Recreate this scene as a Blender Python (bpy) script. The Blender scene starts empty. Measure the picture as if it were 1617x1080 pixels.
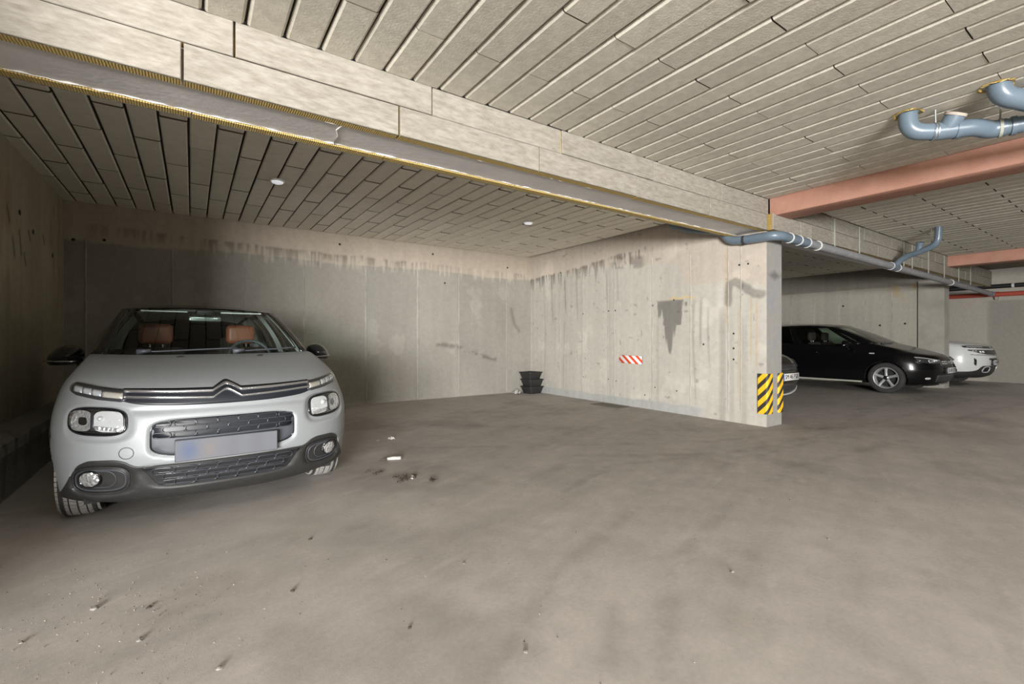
import bpy, bmesh, math, random
import numpy as np
from mathutils import Vector, Matrix

random.seed(7)
SC = bpy.context.scene
COL = SC.collection
PI = math.pi

# ------------------------------------------------------------------ camera
F_PX, YAW, HORIZON, CAM_H = 735.5, math.radians(34.505), 535.4, 1.1257
cam_data = bpy.data.cameras.new('camera')
cam_data.sensor_fit = 'HORIZONTAL'
cam_data.sensor_width = 36.0
cam_data.lens = F_PX / 1617 * 36.0
cam_data.shift_y = (HORIZON - 540.0) / 1617.0
cam_data.clip_start = 0.05
cam_data.clip_end = 200
cam = bpy.data.objects.new('camera', cam_data)
COL.objects.link(cam)
cam.location = (0, 0, CAM_H)
cam.rotation_euler = (PI / 2, 0, -YAW)
SC.camera = cam

# ------------------------------------------------------------------ world, lights, exposure
world = bpy.data.worlds.new('world')
SC.world = world
world.use_nodes = True
_bg = world.node_tree.nodes['Background']
_bg.inputs[0].default_value = (0.80, 0.88, 1.0, 1)
_bg.inputs[1].default_value = 1.0

def area_light(name, loc, target, sx, sy, power, col):
    d = bpy.data.lights.new(name, 'AREA')
    d.shape = 'RECTANGLE'
    d.size, d.size_y, d.energy, d.color = sx, sy, power, col
    o = bpy.data.objects.new(name, d)
    COL.objects.link(o)
    o.location = loc
    o.rotation_euler = (Vector(target) - Vector(loc)).to_track_quat('-Z', 'Y').to_euler()
    return o

# daylight through the open garage gate behind the camera, plus unseen fill lamps added along the aisle
area_light('gate_daylight', (-6.1, -8.85, 1.45), (1.5, 2.5, 1.25), 4.8, 2.3, 3350, (1.0, 0.985, 0.965))
area_light('aisle_fill_light', (-0.1, 0.1, 2.70), (-0.1, 0.1, 0), 1.4, 0.30, 14, (1.0, 0.985, 0.96))  # unseen fill, added to light the silver car's front
area_light('aisle_fill_light', (2.8, -3.4, 2.70), (2.8, -3.4, 0), 1.4, 0.30, 45, (1.0, 0.975, 0.94))
area_light('aisle_fill_light', (9.6, -1.4, 2.70), (9.6, -1.4, 0), 1.4, 0.30, 30, (1.0, 0.97, 0.92))
area_light('aisle_fill_light', (15.4, -1.0, 2.70), (15.4, -1.0, 0), 1.4, 0.30, 30, (1.0, 0.97, 0.92))

SC.view_settings.view_transform = 'Standard'
SC.view_settings.look = 'None'
SC.view_settings.gamma = 1.0
SC.view_settings.use_curve_mapping = False
SC.view_settings.exposure = 0.58

# ------------------------------------------------------------------ helpers
def link(name, me, parent=None, kind=None):
    o = bpy.data.objects.new(name, me)
    COL.objects.link(o)
    if parent is not None:
        o.parent = parent
    if kind:
        o['kind'] = kind
    return o

def tag(o, label, cat, group=None):
    o['label'] = label
    o['category'] = cat
    if group:
        o['group'] = group
    return o

def thing(name, label, cat, loc=(0, 0, 0), rotz=0.0, group=None):
    o = link(name, None)
    o.location = loc
    o.rotation_euler = (0, 0, rotz)
    return tag(o, label, cat, group)

def mesh(name, verts, faces, mats, smooth=False, fmat=None):
    me = bpy.data.meshes.new(name)
    me.from_pydata([tuple(map(float, v)) for v in verts], [], [tuple(int(i) for i in f) for f in faces])
    if not isinstance(mats, (list, tuple)):
        mats = [mats]
    for m in mats:
        me.materials.append(m)
    if fmat is not None:
        me.polygons.foreach_set('material_index', np.asarray(fmat, dtype=np.int32))
    if smooth:
        me.polygons.foreach_set('use_smooth', np.ones(len(me.polygons), dtype=bool))
    me.update()
    return me

def fix_normals(me):
    bm = bmesh.new()
    bm.from_mesh(me)
    bmesh.ops.recalc_face_normals(bm, faces=bm.faces)
    bm.to_mesh(me)
    bm.free()
    return me

class MB:
    """collects shapes into one mesh"""
    def __init__(self):
        self.v, self.f, self.m = [], [], []
    def add(self, vs, fs, mi=0):
        b = len(self.v)
        self.v += [tuple(v) for v in vs]
        self.f += [tuple(i + b for i in f) for f in fs]
        self.m += [mi] * len(fs)
    def box(self, x0, x1, y0, y1, z0, z1, mi=0):
        vs = [(x, y, z) for z in (z0, z1) for y in (y0, y1) for x in (x0, x1)]
        self.add(vs, [(0, 2, 3, 1), (4, 5, 7, 6), (0, 1, 5, 4), (2, 6, 7, 3), (0, 4, 6, 2), (1, 3, 7, 5)], mi)
    def tube(self, path, r, n=14, mi=0, caps=True):
        P = [Vector(p) for p in path]
        rs = r if isinstance(r, (list, tuple)) else [r] * len(P)
        rings, up = [], None
        for i, p in enumerate(P):
            d = (P[min(i + 1, len(P) - 1)] - P[max(i - 1, 0)]).normalized()
            if up is None:
                up = Vector((0, 0, 1)) if abs(d.z) < 0.9 else Vector((1, 0, 0))
            a = (up - d * up.dot(d)).normalized()
            up = a
            b = d.cross(a)
            rings.append([p + (a * math.cos(t) + b * math.sin(t)) * rs[i] for t in [2 * PI * k / n for k in range(n)]])
        vs = [v for rg in rings for v in rg]
        fs = [(i * n + k, i * n + (k + 1) % n, (i + 1) * n + (k + 1) % n, (i + 1) * n + k)
              for i in range(len(P) - 1) for k in range(n)]
        if caps:
            fs.append(tuple(range(n))[::-1])
            fs.append(tuple((len(P) - 1) * n + k for k in range(n)))
        self.add(vs, fs, mi)
    def lathe_x(self, prof, c, n=40, mi=0):
        """profile [(x offset, radius)] about an axis parallel to x through c"""
        vs = [(c[0] + x, c[1] + r * math.cos(t), c[2] + r * math.sin(t)) for x, r in prof for t in [2 * PI * k / n for k in range(n)]]
        fs = [(i * n + k, i * n + (k + 1) % n, (i + 1) * n + (k + 1) % n, (i + 1) * n + k)
              for i in range(len(prof) - 1) for k in range(n)]
        self.add(vs, fs, mi)
    def lathe_z(self, prof, c, n=32, mi=0, close=True):
        vs = [(c[0] + r * math.cos(t), c[1] + r * math.sin(t), c[2] + z) for r, z in prof for t in [2 * PI * k / n for k in range(n)]]
        fs = [(i * n + k, i * n + (k + 1) % n, (i + 1) * n + (k + 1) % n, (i + 1) * n + k)
              for i in range(len(prof) - 1) for k in range(n)]
        if close:
            fs.append(tuple(range(n)))
            fs.append(tuple((len(prof) - 1) * n + k for k in range(n)))
        self.add(vs, fs, mi)
    def mesh(self, name, mats, smooth=False):
        return fix_normals(mesh(name, self.v, self.f, mats, smooth, self.m))
    def build(self, name, mats, parent=None, smooth=False, kind=None):
        return link(name, self.mesh(name, mats, smooth), parent, kind)

def auto_smooth(o, deg=35):
    me = o.data
    bm = bmesh.new()
    bm.from_mesh(me)
    lim = math.radians(deg)
    for e in bm.edges:
        if len(e.link_faces) == 2 and e.calc_face_angle(0) > lim:
            e.smooth = False
    for f in bm.faces:
        f.smooth = True
    bm.to_mesh(me)
    bm.free()
    return o

def rounded_box(name, x0, x1, y0, y1, z0, z1, r, mat_, parent=None, seg=3, kind=None):
    m = MB()
    m.box(x0, x1, y0, y1, z0, z1)
    me = m.mesh(name, mat_)
    bm = bmesh.new()
    bm.from_mesh(me)
    bmesh.ops.bevel(bm, geom=list(bm.edges), offset=r, segments=seg, affect='EDGES', profile=0.5)
    for f in bm.faces:
        f.smooth = True
    bm.to_mesh(me)
    bm.free()
    return link(name, me, parent, kind)

def bend(points, r, n=6):
    """polyline with its corners rounded"""
    P = [Vector(p) for p in points]
    out = [P[0]]
    for a, b, c in zip(P, P[1:], P[2:]):
        d1, d2 = (a - b), (c - b)
        k = min(r, d1.length * 0.48, d2.length * 0.48)
        s, e = b + d1.normalized() * k, b + d2.normalized() * k
        for i in range(n + 1):
            t = i / n
            out.append((1 - t) ** 2 * s + 2 * t * (1 - t) * b + t * t * e)
    out.append(P[-1])
    return out

# value noise in numpy
def vnoise(x, y, seed=0):
    rs = np.random.RandomState(seed)
    G = rs.rand(256, 256)
    xi, yi = np.floor(x).astype(int), np.floor(y).astype(int)
    fx, fy = x - xi, y - yi
    fx, fy = fx * fx * (3 - 2 * fx), fy * fy * (3 - 2 * fy)
    g = lambda a, b: G[a % 256, b % 256]
    return (g(xi, yi) * (1 - fx) + g(xi + 1, yi) * fx) * (1 - fy) + (g(xi, yi + 1) * (1 - fx) + g(xi + 1, yi + 1) * fx) * fy

def fbm(x, y, seed=0, octv=4):
    s, a, t = 0, 1.0, 0
    for k in range(octv):
        s = s + a * vnoise(x * 2 ** k + 17.3 * k, y * 2 ** k + 9.1 * k, seed + k)
        t += a
        a *= 0.55
    return s / t

def sstep(a, b, x):
    t = np.clip((x - a) / (b - a), 0, 1)
    return t * t * (3 - 2 * t)

# ------------------------------------------------------------------ materials
def new_mat(name):
    m = bpy.data.materials.new(name)
    m.use_nodes = True
    nt = m.node_tree
    b = nt.nodes['Principled BSDF']
    return m, nt, b

def N(nt, typ, **kw):
    n = nt.nodes.new(typ)
    for k, v in kw.items():
        setattr(n, k, v)
    return n

def plain(name, col, rough=0.5, metal=0.0, coat=0.0, spec=0.5, alpha=None):
    m, nt, b = new_mat(name)
    b.inputs['Base Color'].default_value = (*col, 1)
    b.inputs['Roughness'].default_value = rough
    b.inputs['Metallic'].default_value = metal
    b.inputs['Coat Weight'].default_value = coat
    b.inputs['Coat Roughness'].default_value = 0.06
    b.inputs['Specular IOR Level'].default_value = spec
    return m

def noisy(name, c0, c1, scale, rough=0.85, bump=0.2, bscale=None, stretch=(1, 1, 1), obj_rand=0.0, detail=6, dist=0.02, spec=0.3):
    """two-tone noise with a bump; obj_rand varies the tone piece by piece"""
    m, nt, b = new_mat(name)
    tc = N(nt, 'ShaderNodeTexCoord')
    mp = N(nt, 'ShaderNodeMapping')
    mp.inputs['Scale'].default_value = stretch
    nt.links.new(tc.outputs['Object'], mp.inputs['Vector'])
    oi = N(nt, 'ShaderNodeObjectInfo')
    vec = mp.outputs['Vector']
    if obj_rand > 0:
        ad = N(nt, 'ShaderNodeVectorMath', operation='ADD')
        sc_ = N(nt, 'ShaderNodeMath', operation='MULTIPLY')
        sc_.inputs[1].default_value = 37.0
        nt.links.new(oi.outputs['Random'], sc_.inputs[0])
        nt.links.new(vec, ad.inputs[0])
        nt.links.new(sc_.outputs[0], ad.inputs[1])
        vec = ad.outputs[0]
    nz = N(nt, 'ShaderNodeTexNoise')
    nz.inputs['Scale'].default_value = scale
    nz.inputs['Detail'].default_value = detail
    nz.inputs['Roughness'].default_value = 0.62
    nt.links.new(vec, nz.inputs['Vector'])
    rp = N(nt, 'ShaderNodeValToRGB')
    rp.color_ramp.elements[0].position = 0.32
    rp.color_ramp.elements[1].position = 0.70
    rp.color_ramp.elements[0].color = (*c0, 1)
    rp.color_ramp.elements[1].color = (*c1, 1)
    nt.links.new(nz.outputs['Fac'], rp.inputs['Fac'])
    colr = rp.outputs['Color']
    if obj_rand > 0:
        mr = N(nt, 'ShaderNodeMapRange')
        mr.inputs['To Min'].default_value = 1 - obj_rand
        mr.inputs['To Max'].default_value = 1 + obj_rand
        nt.links.new(oi.outputs['Random'], mr.inputs['Value'])
        hs = N(nt, 'ShaderNodeHueSaturation')
        nt.links.new(mr.outputs['Result'], hs.inputs['Value'])
        nt.links.new(colr, hs.inputs['Color'])
        colr = hs.outputs['Color']
    nt.links.new(colr, b.inputs['Base Color'])
    b.inputs['Roughness'].default_value = rough
    b.inputs['Specular IOR Level'].default_value = spec
    if bump > 0:
        n2 = N(nt, 'ShaderNodeTexNoise')
        n2.inputs['Scale'].default_value = bscale or scale * 3
        n2.inputs['Detail'].default_value = 5
        nt.links.new(vec, n2.inputs['Vector'])
        bp = N(nt, 'ShaderNodeBump')
        bp.inputs['Strength'].default_value = bump
        bp.inputs['Distance'].default_value = dist
        nt.links.new(n2.outputs['Fac'], bp.inputs['Height'])
        nt.links.new(bp.outputs['Normal'], b.inputs['Normal'])
    return m

def painted(name, rough=0.9, nscale=30, namp=0.16, bump=0.25, bscale=60, spec=0.25, dist=0.01):
    """colour comes from the mesh's own 'Col' attribute, with fine grain on top"""
    m, nt, b = new_mat(name)
    at = N(nt, 'ShaderNodeAttribute')
    at.attribute_name = 'Col'
    tc = N(nt, 'ShaderNodeTexCoord')
    nz = N(nt, 'ShaderNodeTexNoise')
    nz.inputs['Scale'].default_value = nscale
    nz.inputs['Detail'].default_value = 7
    nz.inputs['Roughness'].default_value = 0.7
    nt.links.new(tc.outputs['Object'], nz.inputs['Vector'])
    mr = N(nt, 'ShaderNodeMapRange')
    mr.inputs['From Min'].default_value = 0.25
    mr.inputs['From Max'].default_value = 0.75
    mr.inputs['To Min'].default_value = 1 - namp
    mr.inputs['To Max'].default_value = 1 + namp
    nt.links.new(nz.outputs['Fac'], mr.inputs['Value'])
    mx = N(nt, 'ShaderNodeVectorMath', operation='SCALE')
    nt.links.new(at.outputs['Color'], mx.inputs[0])
    nt.links.new(mr.outputs['Result'], mx.inputs['Scale'])
    nt.links.new(mx.outputs['Vector'], b.inputs['Base Color'])
    b.inputs['Roughness'].default_value = rough
    b.inputs['Specular IOR Level'].default_value = spec
    n2 = N(nt, 'ShaderNodeTexNoise')
    n2.inputs['Scale'].default_value = bscale
    n2.inputs['Detail'].default_value = 6
    nt.links.new(tc.outputs['Object'], n2.inputs['Vector'])
    bp = N(nt, 'ShaderNodeBump')
    bp.inputs['Strength'].default_value = bump
    bp.inputs['Distance'].default_value = dist
    nt.links.new(n2.outputs['Fac'], bp.inputs['Height'])
    nt.links.new(bp.outputs['Normal'], b.inputs['Normal'])
    return m

def glass(name, tint, refl=1.0, ior=1.5):
    m = bpy.data.materials.new(name)
    m.use_nodes = True
    nt = m.node_tree
    nt.nodes.remove(nt.nodes['Principled BSDF'])
    out = nt.nodes['Material Output']
    tr = N(nt, 'ShaderNodeBsdfTransparent')
    tr.inputs[0].default_value = (*tint, 1)
    gl = N(nt, 'ShaderNodeBsdfGlossy')
    gl.inputs['Roughness'].default_value = 0.02
    gl.inputs['Color'].default_value = (refl, refl, refl, 1)
    lw = N(nt, 'ShaderNodeLayerWeight')
    lw.inputs['Blend'].default_value = 0.5
    pw = N(nt, 'ShaderNodeMath', operation='POWER')
    pw.inputs[1].default_value = 5.0
    nt.links.new(lw.outputs['Facing'], pw.inputs[0])
    fr = N(nt, 'ShaderNodeMath', operation='MULTIPLY_ADD')
    fr.inputs[1].default_value = 0.955
    fr.inputs[2].default_value = 0.045
    nt.links.new(pw.outputs[0], fr.inputs[0])
    mx = N(nt, 'ShaderNodeMixShader')
    nt.links.new(fr.outputs[0], mx.inputs[0])
    nt.links.new(tr.outputs[0], mx.inputs[1])
    nt.links.new(gl.outputs[0], mx.inputs[2])
    nt.links.new(mx.outputs[0], out.inputs['Surface'])
    return m

def stripes(name, ca, cb, period, slope, axes=(1, 2), phase=0.0, duty=0.5, rough=0.5):
    """diagonal printed stripes in object coordinates"""
    m, nt, b = new_mat(name)
    tc = N(nt, 'ShaderNodeTexCoord')
    sp = N(nt, 'ShaderNodeSeparateXYZ')
    nt.links.new(tc.outputs['Object'], sp.inputs[0])
    ml = N(nt, 'ShaderNodeMath', operation='MULTIPLY')
    ml.inputs[1].default_value = slope
    nt.links.new(sp.outputs[axes[0]], ml.inputs[0])
    ad = N(nt, 'ShaderNodeMath', operation='ADD')
    nt.links.new(ml.outputs[0], ad.inputs[0])
    nt.links.new(sp.outputs[axes[1]], ad.inputs[1])
    dv = N(nt, 'ShaderNodeMath', operation='DIVIDE')
    dv.inputs[1].default_value = period
    nt.links.new(ad.outputs[0], dv.inputs[0])
    ph = N(nt, 'ShaderNodeMath', operation='ADD')
    ph.inputs[1].default_value = phase + 50
    nt.links.new(dv.outputs[0], ph.inputs[0])
    fr = N(nt, 'ShaderNodeMath', operation='FRACT')
    nt.links.new(ph.outputs[0], fr.inputs[0])
    gt = N(nt, 'ShaderNodeMath', operation='GREATER_THAN')
    gt.inputs[1].default_value = duty
    nt.links.new(fr.outputs[0], gt.inputs[0])
    mx = N(nt, 'ShaderNodeMix', data_type='RGBA')
    mx.inputs['A'].default_value = (*ca, 1)
    mx.inputs['B'].default_value = (*cb, 1)
    nt.links.new(gt.outputs[0], mx.inputs['Factor'])
    nt.links.new(mx.outputs['Result'], b.inputs['Base Color'])
    b.inputs['Roughness'].default_value = rough
    return m

M = {}
M['wall'] = painted('concrete wall', nscale=14, namp=0.10, bscale=35, bump=0.2)
M['floor'] = painted('dusty concrete floor', rough=0.85, nscale=45, namp=0.11, bscale=160, bump=0.12, spec=0.25, dist=0.004)
M['concrete'] = noisy('plain concrete', (0.30, 0.285, 0.25), (0.40, 0.382, 0.34), 3, bump=0.2, bscale=40)
M['dark_concrete'] = noisy('dark concrete', (0.20, 0.19, 0.17), (0.27, 0.255, 0.23), 3, bump=0.2, bscale=40)
M['slab'] = noisy('slab concrete', (0.16, 0.14, 0.11), (0.22, 0.20, 0.16), 4, bump=0.2, bscale=40)
M['board'] = noisy('ceiling board', (0.52, 0.492, 0.42), (0.66, 0.632, 0.55), 16, bump=0.3, bscale=70, obj_rand=0.06, dist=0.006)
M['board_far'] = noisy('bay ceiling board', (0.71, 0.665, 0.575), (0.80, 0.755, 0.655), 9, bump=0.2, bscale=90, obj_rand=0.06, dist=0.006)
M['board_edge'] = plain('raw board edge', (0.13, 0.108, 0.078), 0.95)
M['wood_wool'] = noisy('pressed wool board', (0.215, 0.195, 0.16), (0.335, 0.312, 0.27), 40, bump=0.3, bscale=90, stretch=(0.28, 1, 1), obj_rand=0.05, dist=0.01)
M['red_beam'] = noisy('pink red paint', (0.52, 0.27, 0.20), (0.60, 0.335, 0.255), 5, rough=0.75, bump=0.1, bscale=40)
M['soffit'] = noisy('grey soffit', (0.60, 0.58, 0.58), (0.74, 0.72, 0.71), 2.6, rough=0.7, bump=0.15, bscale=25)
M['foam'] = noisy('white foam', (0.75, 0.72, 0.66), (0.88, 0.86, 0.80), 30, bump=0.5, bscale=60)
M['seam'] = noisy('formwork seam', (0.30, 0.28, 0.24), (0.52, 0.50, 0.45), 5, bump=0.3, bscale=50)
M['seam_grey'] = noisy('grey formwork seam', (0.27, 0.26, 0.235), (0.40, 0.385, 0.355), 4, bump=0.3, bscale=50)
M['hole'] = plain('tie hole', (0.03, 0.028, 0.025), 0.9)
M['pipe'] = noisy('blue grey plastic', (0.115, 0.155, 0.195), (0.14, 0.185, 0.23), 3, rough=0.32, bump=0, spec=0.5)
M['pipe_dusty'] = noisy('dusty plastic', (0.20, 0.215, 0.24), (0.29, 0.28, 0.275), 5, rough=0.6, bump=0)
M['dust'] = noisy('dust', (0.36, 0.31, 0.26), (0.45, 0.40, 0.34), 12, rough=0.95, bump=0.1)
M['clip'] = plain('pale plastic clip', (0.62, 0.64, 0.62), 0.45)
M['steel'] = plain('zinc steel', (0.62, 0.64, 0.64), 0.35, 1.0)
M['strap'] = plain('pale strap', (0.34, 0.355, 0.30), 0.7)
M['pipe_black'] = plain('black insulation', (0.012, 0.012, 0.014), 0.6)
M['pipe_red'] = plain('red lacquer pipe', (0.42, 0.075, 0.045), 0.45)
M['white_plastic'] = plain('white plastic', (0.90, 0.91, 0.92), 0.35)
M['tub'] = plain('black plastic tub', (0.022, 0.021, 0.021), 0.55)
M['paper'] = noisy('scrap paper', (0.34, 0.33, 0.31), (0.58, 0.57, 0.55), 20, bump=0.4, bscale=40)
M['litter_dark'] = plain('dark litter', (0.06, 0.05, 0.04), 0.9)
M['stone'] = noisy('stone chip', (0.17, 0.158, 0.145), (0.30, 0.28, 0.26), 40, bump=0.3)
M['grate'] = plain('dark drain plate', (0.16, 0.145, 0.125), 0.8)
M['rubber_black'] = plain('guard rubber', (0.03, 0.028, 0.027), 0.75)

# mineral wool with fine ribs across its cut face
def wool():
    m, nt, b = new_mat('yellow mineral wool')
    tc = N(nt, 'ShaderNodeTexCoord')
    wv = N(nt, 'ShaderNodeTexWave')
    wv.bands_direction = 'X'
    wv.inputs['Scale'].default_value = 24
    wv.inputs['Distortion'].default_value = 1.5
    wv.inputs['Detail'].default_value = 2
    nt.links.new(tc.outputs['Object'], wv.inputs['Vector'])
    rp = N(nt, 'ShaderNodeValToRGB')
    rp.color_ramp.elements[0].color = (0.30, 0.20, 0.055, 1)
    rp.color_ramp.elements[1].color = (0.70, 0.53, 0.19, 1)
    nt.links.new(wv.outputs['Color'], rp.inputs['Fac'])
    nt.links.new(rp.outputs['Color'], b.inputs['Base Color'])
    b.inputs['Roughness'].default_value = 0.95
    bp = N(nt, 'ShaderNodeBump')
    bp.inputs['Strength'].default_value = 0.6
    bp.inputs['Distance'].default_value = 0.01
    nt.links.new(wv.outputs['Fac'], bp.inputs['Height'])
    nt.links.new(bp.outputs['Normal'], b.inputs['Normal'])
    return m
M['wool'] = wool()

# ------------------------------------------------------------------ structure: floor
X_L, X_R, X_R2 = -1.34, 6.05, 6.43
Y_B, Y_P, Y_BEAM = 8.095, 3.06, 3.03
Z_N, Z_F, Z_BB = 2.905, 2.888, 2.504
X_FIN2, X_FIN2B, X_END = 14.22, 14.50, 17.35
Y_S, X_W = -9.0, -10.0
Y_LF = 1.60          # the left wall's unseen front part, extended to here to block gate light

def grid_mesh(name, U, V, P, col, mat_, extra=None):
    """a face subdivided on U x V; P(u, v) gives points, col(u, v) colours; extra adds plain boxes"""
    uu, vv = np.meshgrid(U, V, indexing='ij')
    pts = P(uu, vv).reshape(-1, 3)
    cols = np.clip(col(uu, vv), 0, 1).reshape(-1, 3)
    nu, nv = len(U), len(V)
    idx = np.arange(nu * nv).reshape(nu, nv)
    fs = np.stack([idx[:-1, :-1], idx[1:, :-1], idx[1:, 1:], idx[:-1, 1:]], -1).reshape(-1, 4)
    vs = pts.tolist()
    fl = fs.tolist()
    cl = cols.tolist()
    if extra:
        b = len(vs)
        vs += [list(v) for v in extra.v]
        fl += [[i + b for i in f] for f in extra.f]
        cl += [list(extra.col)] * len(extra.v)
    me = mesh(name, vs, fl, mat_)
    ca = me.color_attributes.new('Col', 'FLOAT_COLOR', 'POINT')
    a = np.ones((len(vs), 4), dtype=np.float32)
    a[:, :3] = np.array(cl)
    ca.data.foreach_set('color', a.ravel())
    return me

def seg_d(x, y, pts):
    """distance to a polyline"""
    d = np.full(x.shape, 1e9)
    for (ax, ay), (bx, by) in zip(pts, pts[1:]):
        t = np.clip(((x - ax) * (bx - ax) + (y - ay) * (by - ay)) / ((bx - ax) ** 2 + (by - ay) ** 2), 0, 1)
        d = np.minimum(d, np.hypot(x - ax - t * (bx - ax), y - ay - t * (by - ay)))
    return d

def floor_col(x, y):
    big = fbm(x * 0.5, y * 0.5, 3, 4)
    # sweeping marks run across the aisle
    c, s = math.cos(0.35), math.sin(0.35)
    xr, yr = x * c + y * s, -x * s + y * c
    sweep = 0.6 * fbm(xr * 0.7, yr * 5.0, 11, 4) + 0.4 * fbm(xr * 1.6, yr * 16.0, 12, 4)
    mid = fbm(x * 2.5, y * 2.5, 21, 4)
    fine = fbm(x * 11, y * 11, 31, 3)
    t = 1 + 0.26 * (big - 0.5) + 0.30 * (sweep - 0.5) + 0.16 * (mid - 0.5) + 0.20 * (fine - 0.5)
    base = np.stack([0.445 * t, 0.414 * t, 0.382 * t], -1)
    def mark(pts, w, k, seed):
        d = seg_d(x, y, pts)
        br = fbm(x * 6, y * 6, seed, 3)
        return np.exp(-(d / w) ** 2) * k * sstep(0.28, 0.62, br)
    dark = 0
    tracks = [[(0.7, 1.25), (1.5, 1.75), (2.6, 2.15), (4.0, 2.35), (6.0, 2.35)],
              [(1.3, 1.0), (2.1, 1.5), (3.3, 1.85), (4.6, 1.95), (6.5, 1.8)],
              [(3.0, 3.4), (4.0, 2.75), (4.6, 2.55), (6.0, 2.45)],
              [(-0.3, 2.1), (0.2, 2.35), (0.45, 2.6)],
              [(1.8, 4.6), (3.0, 3.9), (4.6, 3.0), (7.5, 2.4), (12.0, 2.3)],
              [(2.6, 5.6), (4.0, 4.4), (5.4, 3.2), (8.0, 1.9), (13.0, 1.6)],
              [(6.6, 3.3), (8.5, 3.0), (11.5, 3.0)], [(7.0, 2.6), (9.5, 2.9), (13.5, 2.7)],
              [(1.2, 1.15), (1.45, 1.35)], [(2.2, 2.6), (3.1, 2.9), (3.9, 2.7)]]
    for i, p in enumerate(tracks):
        dark = dark + mark(p, 0.045, 0.13, 50 + i) + mark(p, 0.22, 0.05, 70 + i)
    # damp, darker floor along the walls and in the parking bays
    blot = sstep(0.55, 0.75, fbm(x * 1.1 + 4, y * 1.1, 91, 4)) * 0.16
    base = base * (1 - np.clip(dark + blot, 0, 0.6))[..., None]
    # dusty pale scuffs
    sc_ = sstep(0.70, 0.86, fbm(xr * 3.2, yr * 11, 131, 3)) * 0.35
    sc2 = np.exp(-(seg_d(x, y, [(0.35, 3.12), (0.62, 2.98)]) / 0.09) ** 2) * 0.30 + np.exp(-(seg_d(x, y, [(0.85, 3.6), (1.15, 3.0), (1.3, 2.6)]) / 0.16) ** 2) * 0.16
    base = base + (np.array([0.56, 0.53, 0.49]) - base) * np.clip(sc_ + sc2, 0, 0.6)[..., None]
    # oily brown patches
    oil = sstep(0.60, 0.78, fbm(x * 1.6 + 9, y * 1.6 + 3, 171, 4)) * 0.14
    base = base * (1 - oil[..., None] * np.array([0.55, 0.60, 0.70]))
    return base

def axis(lo, hi, flo, fhi, fine, coarse):
    a = np.arange(lo, flo, coarse)
    b = np.arange(flo, fhi, fine)
    c = np.arange(fhi, hi + coarse * 0.5, coarse)
    c[-1] = hi
    return np.concatenate([a, b, c])

fl_me = grid_mesh('floor', axis(X_W, X_END, -1.4, 6.6, 0.022, 0.10), axis(Y_S, Y_B, 0.2, 7.6, 0.022, 0.10),
                  lambda u, v: np.stack([u, v, 0 * u], -1), floor_col, M['floor'])
floor = link('floor', fl_me, kind='structure')

# ------------------------------------------------------------------ structure: walls
class Boxes(MB):
    def __init__(self, col):
        super().__init__()
        self.col = col

def back_col(x, z):
    n = fbm(x * 1.3, z * 1.3, 5, 4)
    st = fbm(x * 9, z * 0.7, 15, 4)
    t = 1 + 0.16 * (n - 0.5) + 0.14 * (st - 0.5)
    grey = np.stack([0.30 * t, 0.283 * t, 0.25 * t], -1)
    # the cast panels differ a little in tone
    pan = np.zeros_like(x)
    edges = [-1.34, -1.134, -0.227, 0.664, 1.491, 2.491, 3.451, 4.309, 5.428, 6.05]
    tones = [0.93, 0.97, 0.99, 1.0, 1.03, 1.0, 1.05, 0.98, 1.03]
    for a, b, k in zip(edges, edges[1:], tones):
        pan = np.where((x >= a) & (x < b), k, pan)
    grey = grey * np.where(pan == 0, 1, pan)[..., None]
    b1 = 2.40 + 0.02 * np.sin(x * 2.1) + 0.05 * (fbm(x * 5, x * 0 + 1, 25, 3) - 0.5)
    top = sstep(-0.015, 0.02, z - b1)
    beige = np.stack([0.425 * t, 0.368 * t, 0.303 * t], -1)
    out = grey * (1 - top[..., None]) + beige * top[..., None]
    # runs of sealing slurry along the joint
    dr = 0.55 * fbm(x * 26, z * 1.6, 35, 3) + 0.45 * fbm(x * 7, z * 1.2, 36, 3)
    ln = 0.06 + 0.26 * fbm(x * 18, x * 0 + 3, 45, 3) ** 1.5
    ctr = np.interp(x, [-1.3, -0.2, 0.9, 3.6, 6.1], [2.62, 2.60, 2.54, 2.53, 2.50]) + 0.06 * (fbm(x * 6, x * 0 + 9, 46, 3) - 0.5)
    fall = np.clip(1 - (ctr - z) / ln, 0, 1) ** 0.6 * sstep(0.03, -0.01, z - ctr)
    run = fall * sstep(0.40, 0.56, dr)
    run = run * np.interp(x, [-1.3, -0.3, 0.6, 3.2, 3.7, 4.8, 6.1], [0.2, 0.9, 1.0, 0.9, 0.5, 0.2, 0.7])
    out = out * (1 - 0.55 * run[..., None]) + np.array([0.14, 0.135, 0.12]) * 0.55 * run[..., None] * 0.4
    li = sstep(0.55, 0.68, fbm(x * 22, z * 1.2, 55, 3)) * sstep(0.16, 0.05, np.abs(z - 2.42)) * 0.6
    out = out + (np.array([0.47, 0.43, 0.36]) - out) * li[..., None] * sstep(-0.6, 0.5, x)[..., None]
    # rubbed smears low on the wall
    sm = np.exp(-(seg_d(x, z, [(3.85, 1.03), (4.25, 0.98), (4.75, 0.80), (5.2, 0.70)]) / 0.045) ** 2) * sstep(0.35, 0.6, fbm(x * 9, z * 9, 65, 3))
    sm2 = np.exp(-(seg_d(x, z, [(5.55, 1.75), (5.62, 1.45), (5.75, 1.30)]) / 0.035) ** 2)
    out = out * (1 - 0.42 * np.clip(sm + 0.7 * sm2, 0, 1)[..., None])
    pt = sstep(0.66, 0.74, fbm(x * 1.9, z * 1.9, 75, 4)) * 0.14 * (1 - top)
    return out * (1 + pt[..., None])

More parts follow.
